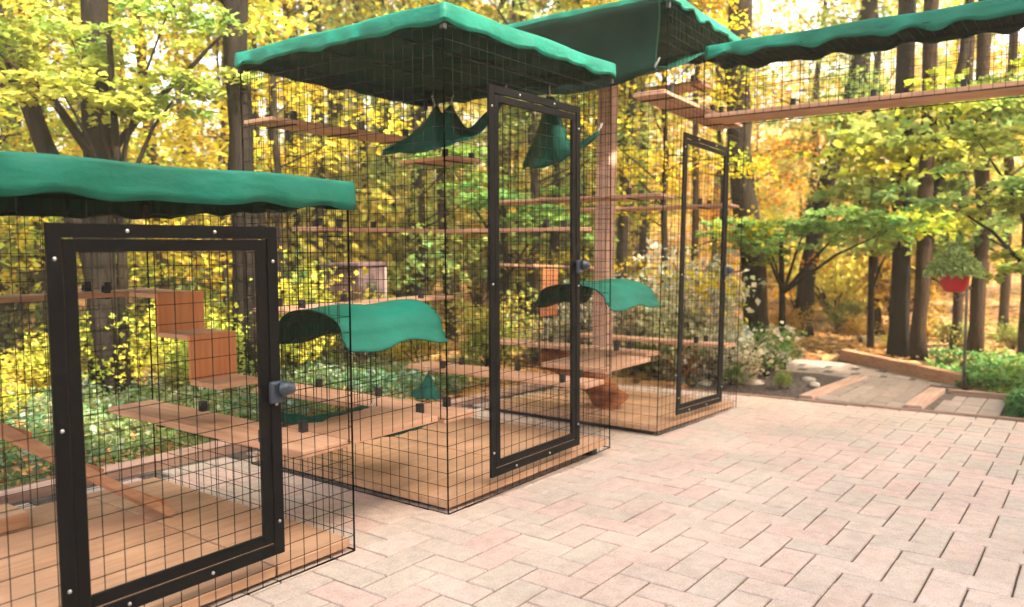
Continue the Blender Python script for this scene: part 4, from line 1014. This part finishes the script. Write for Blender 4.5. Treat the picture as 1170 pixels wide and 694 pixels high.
# unseen building added behind the camera to shade the paving, leaving the woods sunlit
M['siding'] = noise_mat('cream_siding', [(.3, (.60, .55, .48)), (.7, (.70, .65, .58))], 2, rough=.8)
M['shingle'] = noise_mat('grey_shingle', [(.3, (.08, .075, .07)), (.7, (.16, .15, .14))], 20, rough=.95)
M['glass'] = noise_mat('dark_window_glass', [(.3, (.02, .025, .03)), (.7, (.03, .035, .04))], 1, rough=.05, spec=.8)
HH = 7.9
e = empty('unseen_house', (0, -4.0, -.1)); tag(e, 'unseen cream sided two storey building added behind the camera to shade the patio', 'unseen_house')
mb = MB(); nb = 26
for i in range(nb):                       # lapped boards
    za, zb = (HH - .3) * i / nb, (HH - .3) * (i + 1) / nb
    mb.add([(-11, 0, za), (8.2, 0, za), (8.2, -.03, zb), (-11, -.03, zb), (-11, -9, za), (8.2, -9, za), (8.2, -9, zb), (-11, -9, zb)], [(0, 1, 2, 3), (1, 5, 6, 2), (0, 3, 7, 4), (4, 7, 6, 5)])
mb.build('wall', M['siding'], e)
mb = MB(); mb.add([(-11.4, .25, HH - .35), (8.35, .25, HH - .35), (8.35, -4.5, HH + 1.6), (-11.4, -4.5, HH + 1.6), (8.35, -9.3, HH - .35), (-11.4, -9.3, HH - .35), (-11.4, .25, HH - .2), (8.35, .25, HH - .2), (8.35, -4.5, HH + 1.75), (-11.4, -4.5, HH + 1.75), (8.35, -9.3, HH - .2), (-11.4, -9.3, HH - .2)],
    [(0, 1, 2, 3), (3, 2, 4, 5), (6, 9, 8, 7), (9, 11, 10, 8), (0, 6, 7, 1), (5, 4, 10, 11), (1, 7, 8, 2), (2, 8, 10, 4), (0, 3, 9, 6), (3, 5, 11, 9)]); mb.build('roof', M['shingle'], e)
for (wx, wz) in ((-8, 1.0), (-4.5, 1.0), (4.5, 1.0), (-8, 4.3), (-4.5, 4.3), (0, 4.3), (4.5, 4.3)):
    f = part_box('window', (wx - .65, .0, wz), (wx + .65, .05, wz + 1.5), M['paleframe'], e, .005)
    part_box('pane', (wx - .55, .051, wz + .1), (wx + .55, .056, wz + 1.4), M['glass'], f, 0)
dd = part_box('door', (-.9, 0, .05), (.9, .05, 2.15), M['paleframe'], e, .005); part_box('pane', (-.8, .051, .2), (.8, .056, 2.05), M['glass'], dd, 0)

# warm autumn air
mb = MB(); mb.box((-152, -152, -8), (186, 186, 32)); m_, nt, out = new_mat('haze_air'); pv = N(nt, 'ShaderNodeVolumePrincipled')
pv.inputs['Color'].default_value = (1, .92, .76, 1); pv.inputs['Density'].default_value = .0036; pv.inputs['Anisotropy'].default_value = .2
nt.links.new(pv.outputs[0], out.inputs['Volume']); o = mb.build('haze', m_); tag(o, kind='stuff')

# ------------------------------------------------------------------ camera, light
cam = bpy.data.cameras.new('camera'); co = bpy.data.objects.new('camera', cam); C.objects.link(co)
RR = [[.59433408, -.80420452, -.00469973], [-.06075415, -.03907067, -.9973878], [.80192016, .59306709, -.07207979]]
right = Vector(RR[0]); down = Vector(RR[1]); fwd = Vector(RR[2])
m = Matrix((( right.x, -down.x, -fwd.x, 0), (right.y, -down.y, -fwd.y, 0), (right.z, -down.z, -fwd.z, 1.2), (0, 0, 0, 1)))
co.matrix_world = m
cam.sensor_width = 36; cam.lens = 36 * 910.76 / 1170; cam.clip_start = .05; cam.clip_end = 600
cam.dof.use_dof = True; cam.dof.focus_distance = 3.3; cam.dof.aperture_fstop = 1.9
scene.camera = co

SUN_EL, SUN_AZ = 42, 267        # azimuth measured from +X (east) counter-clockwise: where the light comes from
az = math.radians(SUN_AZ); el = math.radians(SUN_EL)
sd = Vector((math.cos(az) * math.cos(el), math.sin(az) * math.cos(el), math.sin(el)))
sun = bpy.data.lights.new('sun', 'SUN'); so = bpy.data.objects.new('sun', sun); C.objects.link(so)
so.rotation_euler = (-sd).to_track_quat('-Z', 'Y').to_euler(); sun.energy = 3.1; sun.angle = math.radians(3); sun.color = (1, .93, .84)
wd = bpy.data.worlds.new('World'); scene.world = wd; wd.use_nodes = True; nt = wd.node_tree
bg = nt.nodes['Background']; sky = nt.nodes.new('ShaderNodeTexSky'); sky.sky_type = 'NISHITA'; sky.sun_disc = False
sky.sun_elevation = el; sky.sun_rotation = math.radians(90) - az; sky.dust_density = 5; sky.air_density = 1.0; sky.ozone_density = .6
nt.links.new(sky.outputs[0], bg.inputs[0]); bg.inputs[1].default_value = .15
scene.render.engine = 'CYCLES'
vs_ = scene.view_settings; vs_.view_transform = 'Standard'; vs_.look = 'None'; vs_.exposure = 2.75; vs_.use_white_balance = True; vs_.white_balance_temperature = 7200; vs_.white_balance_tint = 5; vs_.gamma = 1
cy_ = scene.cycles; cy_.use_denoising = True; cy_.volume_bounces = 1; cy_.max_bounces = 8; cy_.diffuse_bounces = 4; cy_.transmission_bounces = 4; cy_.transparent_max_bounces = 4
cy_.use_adaptive_sampling = True; cy_.adaptive_threshold = .02; cy_.sample_clamp_indirect = 6
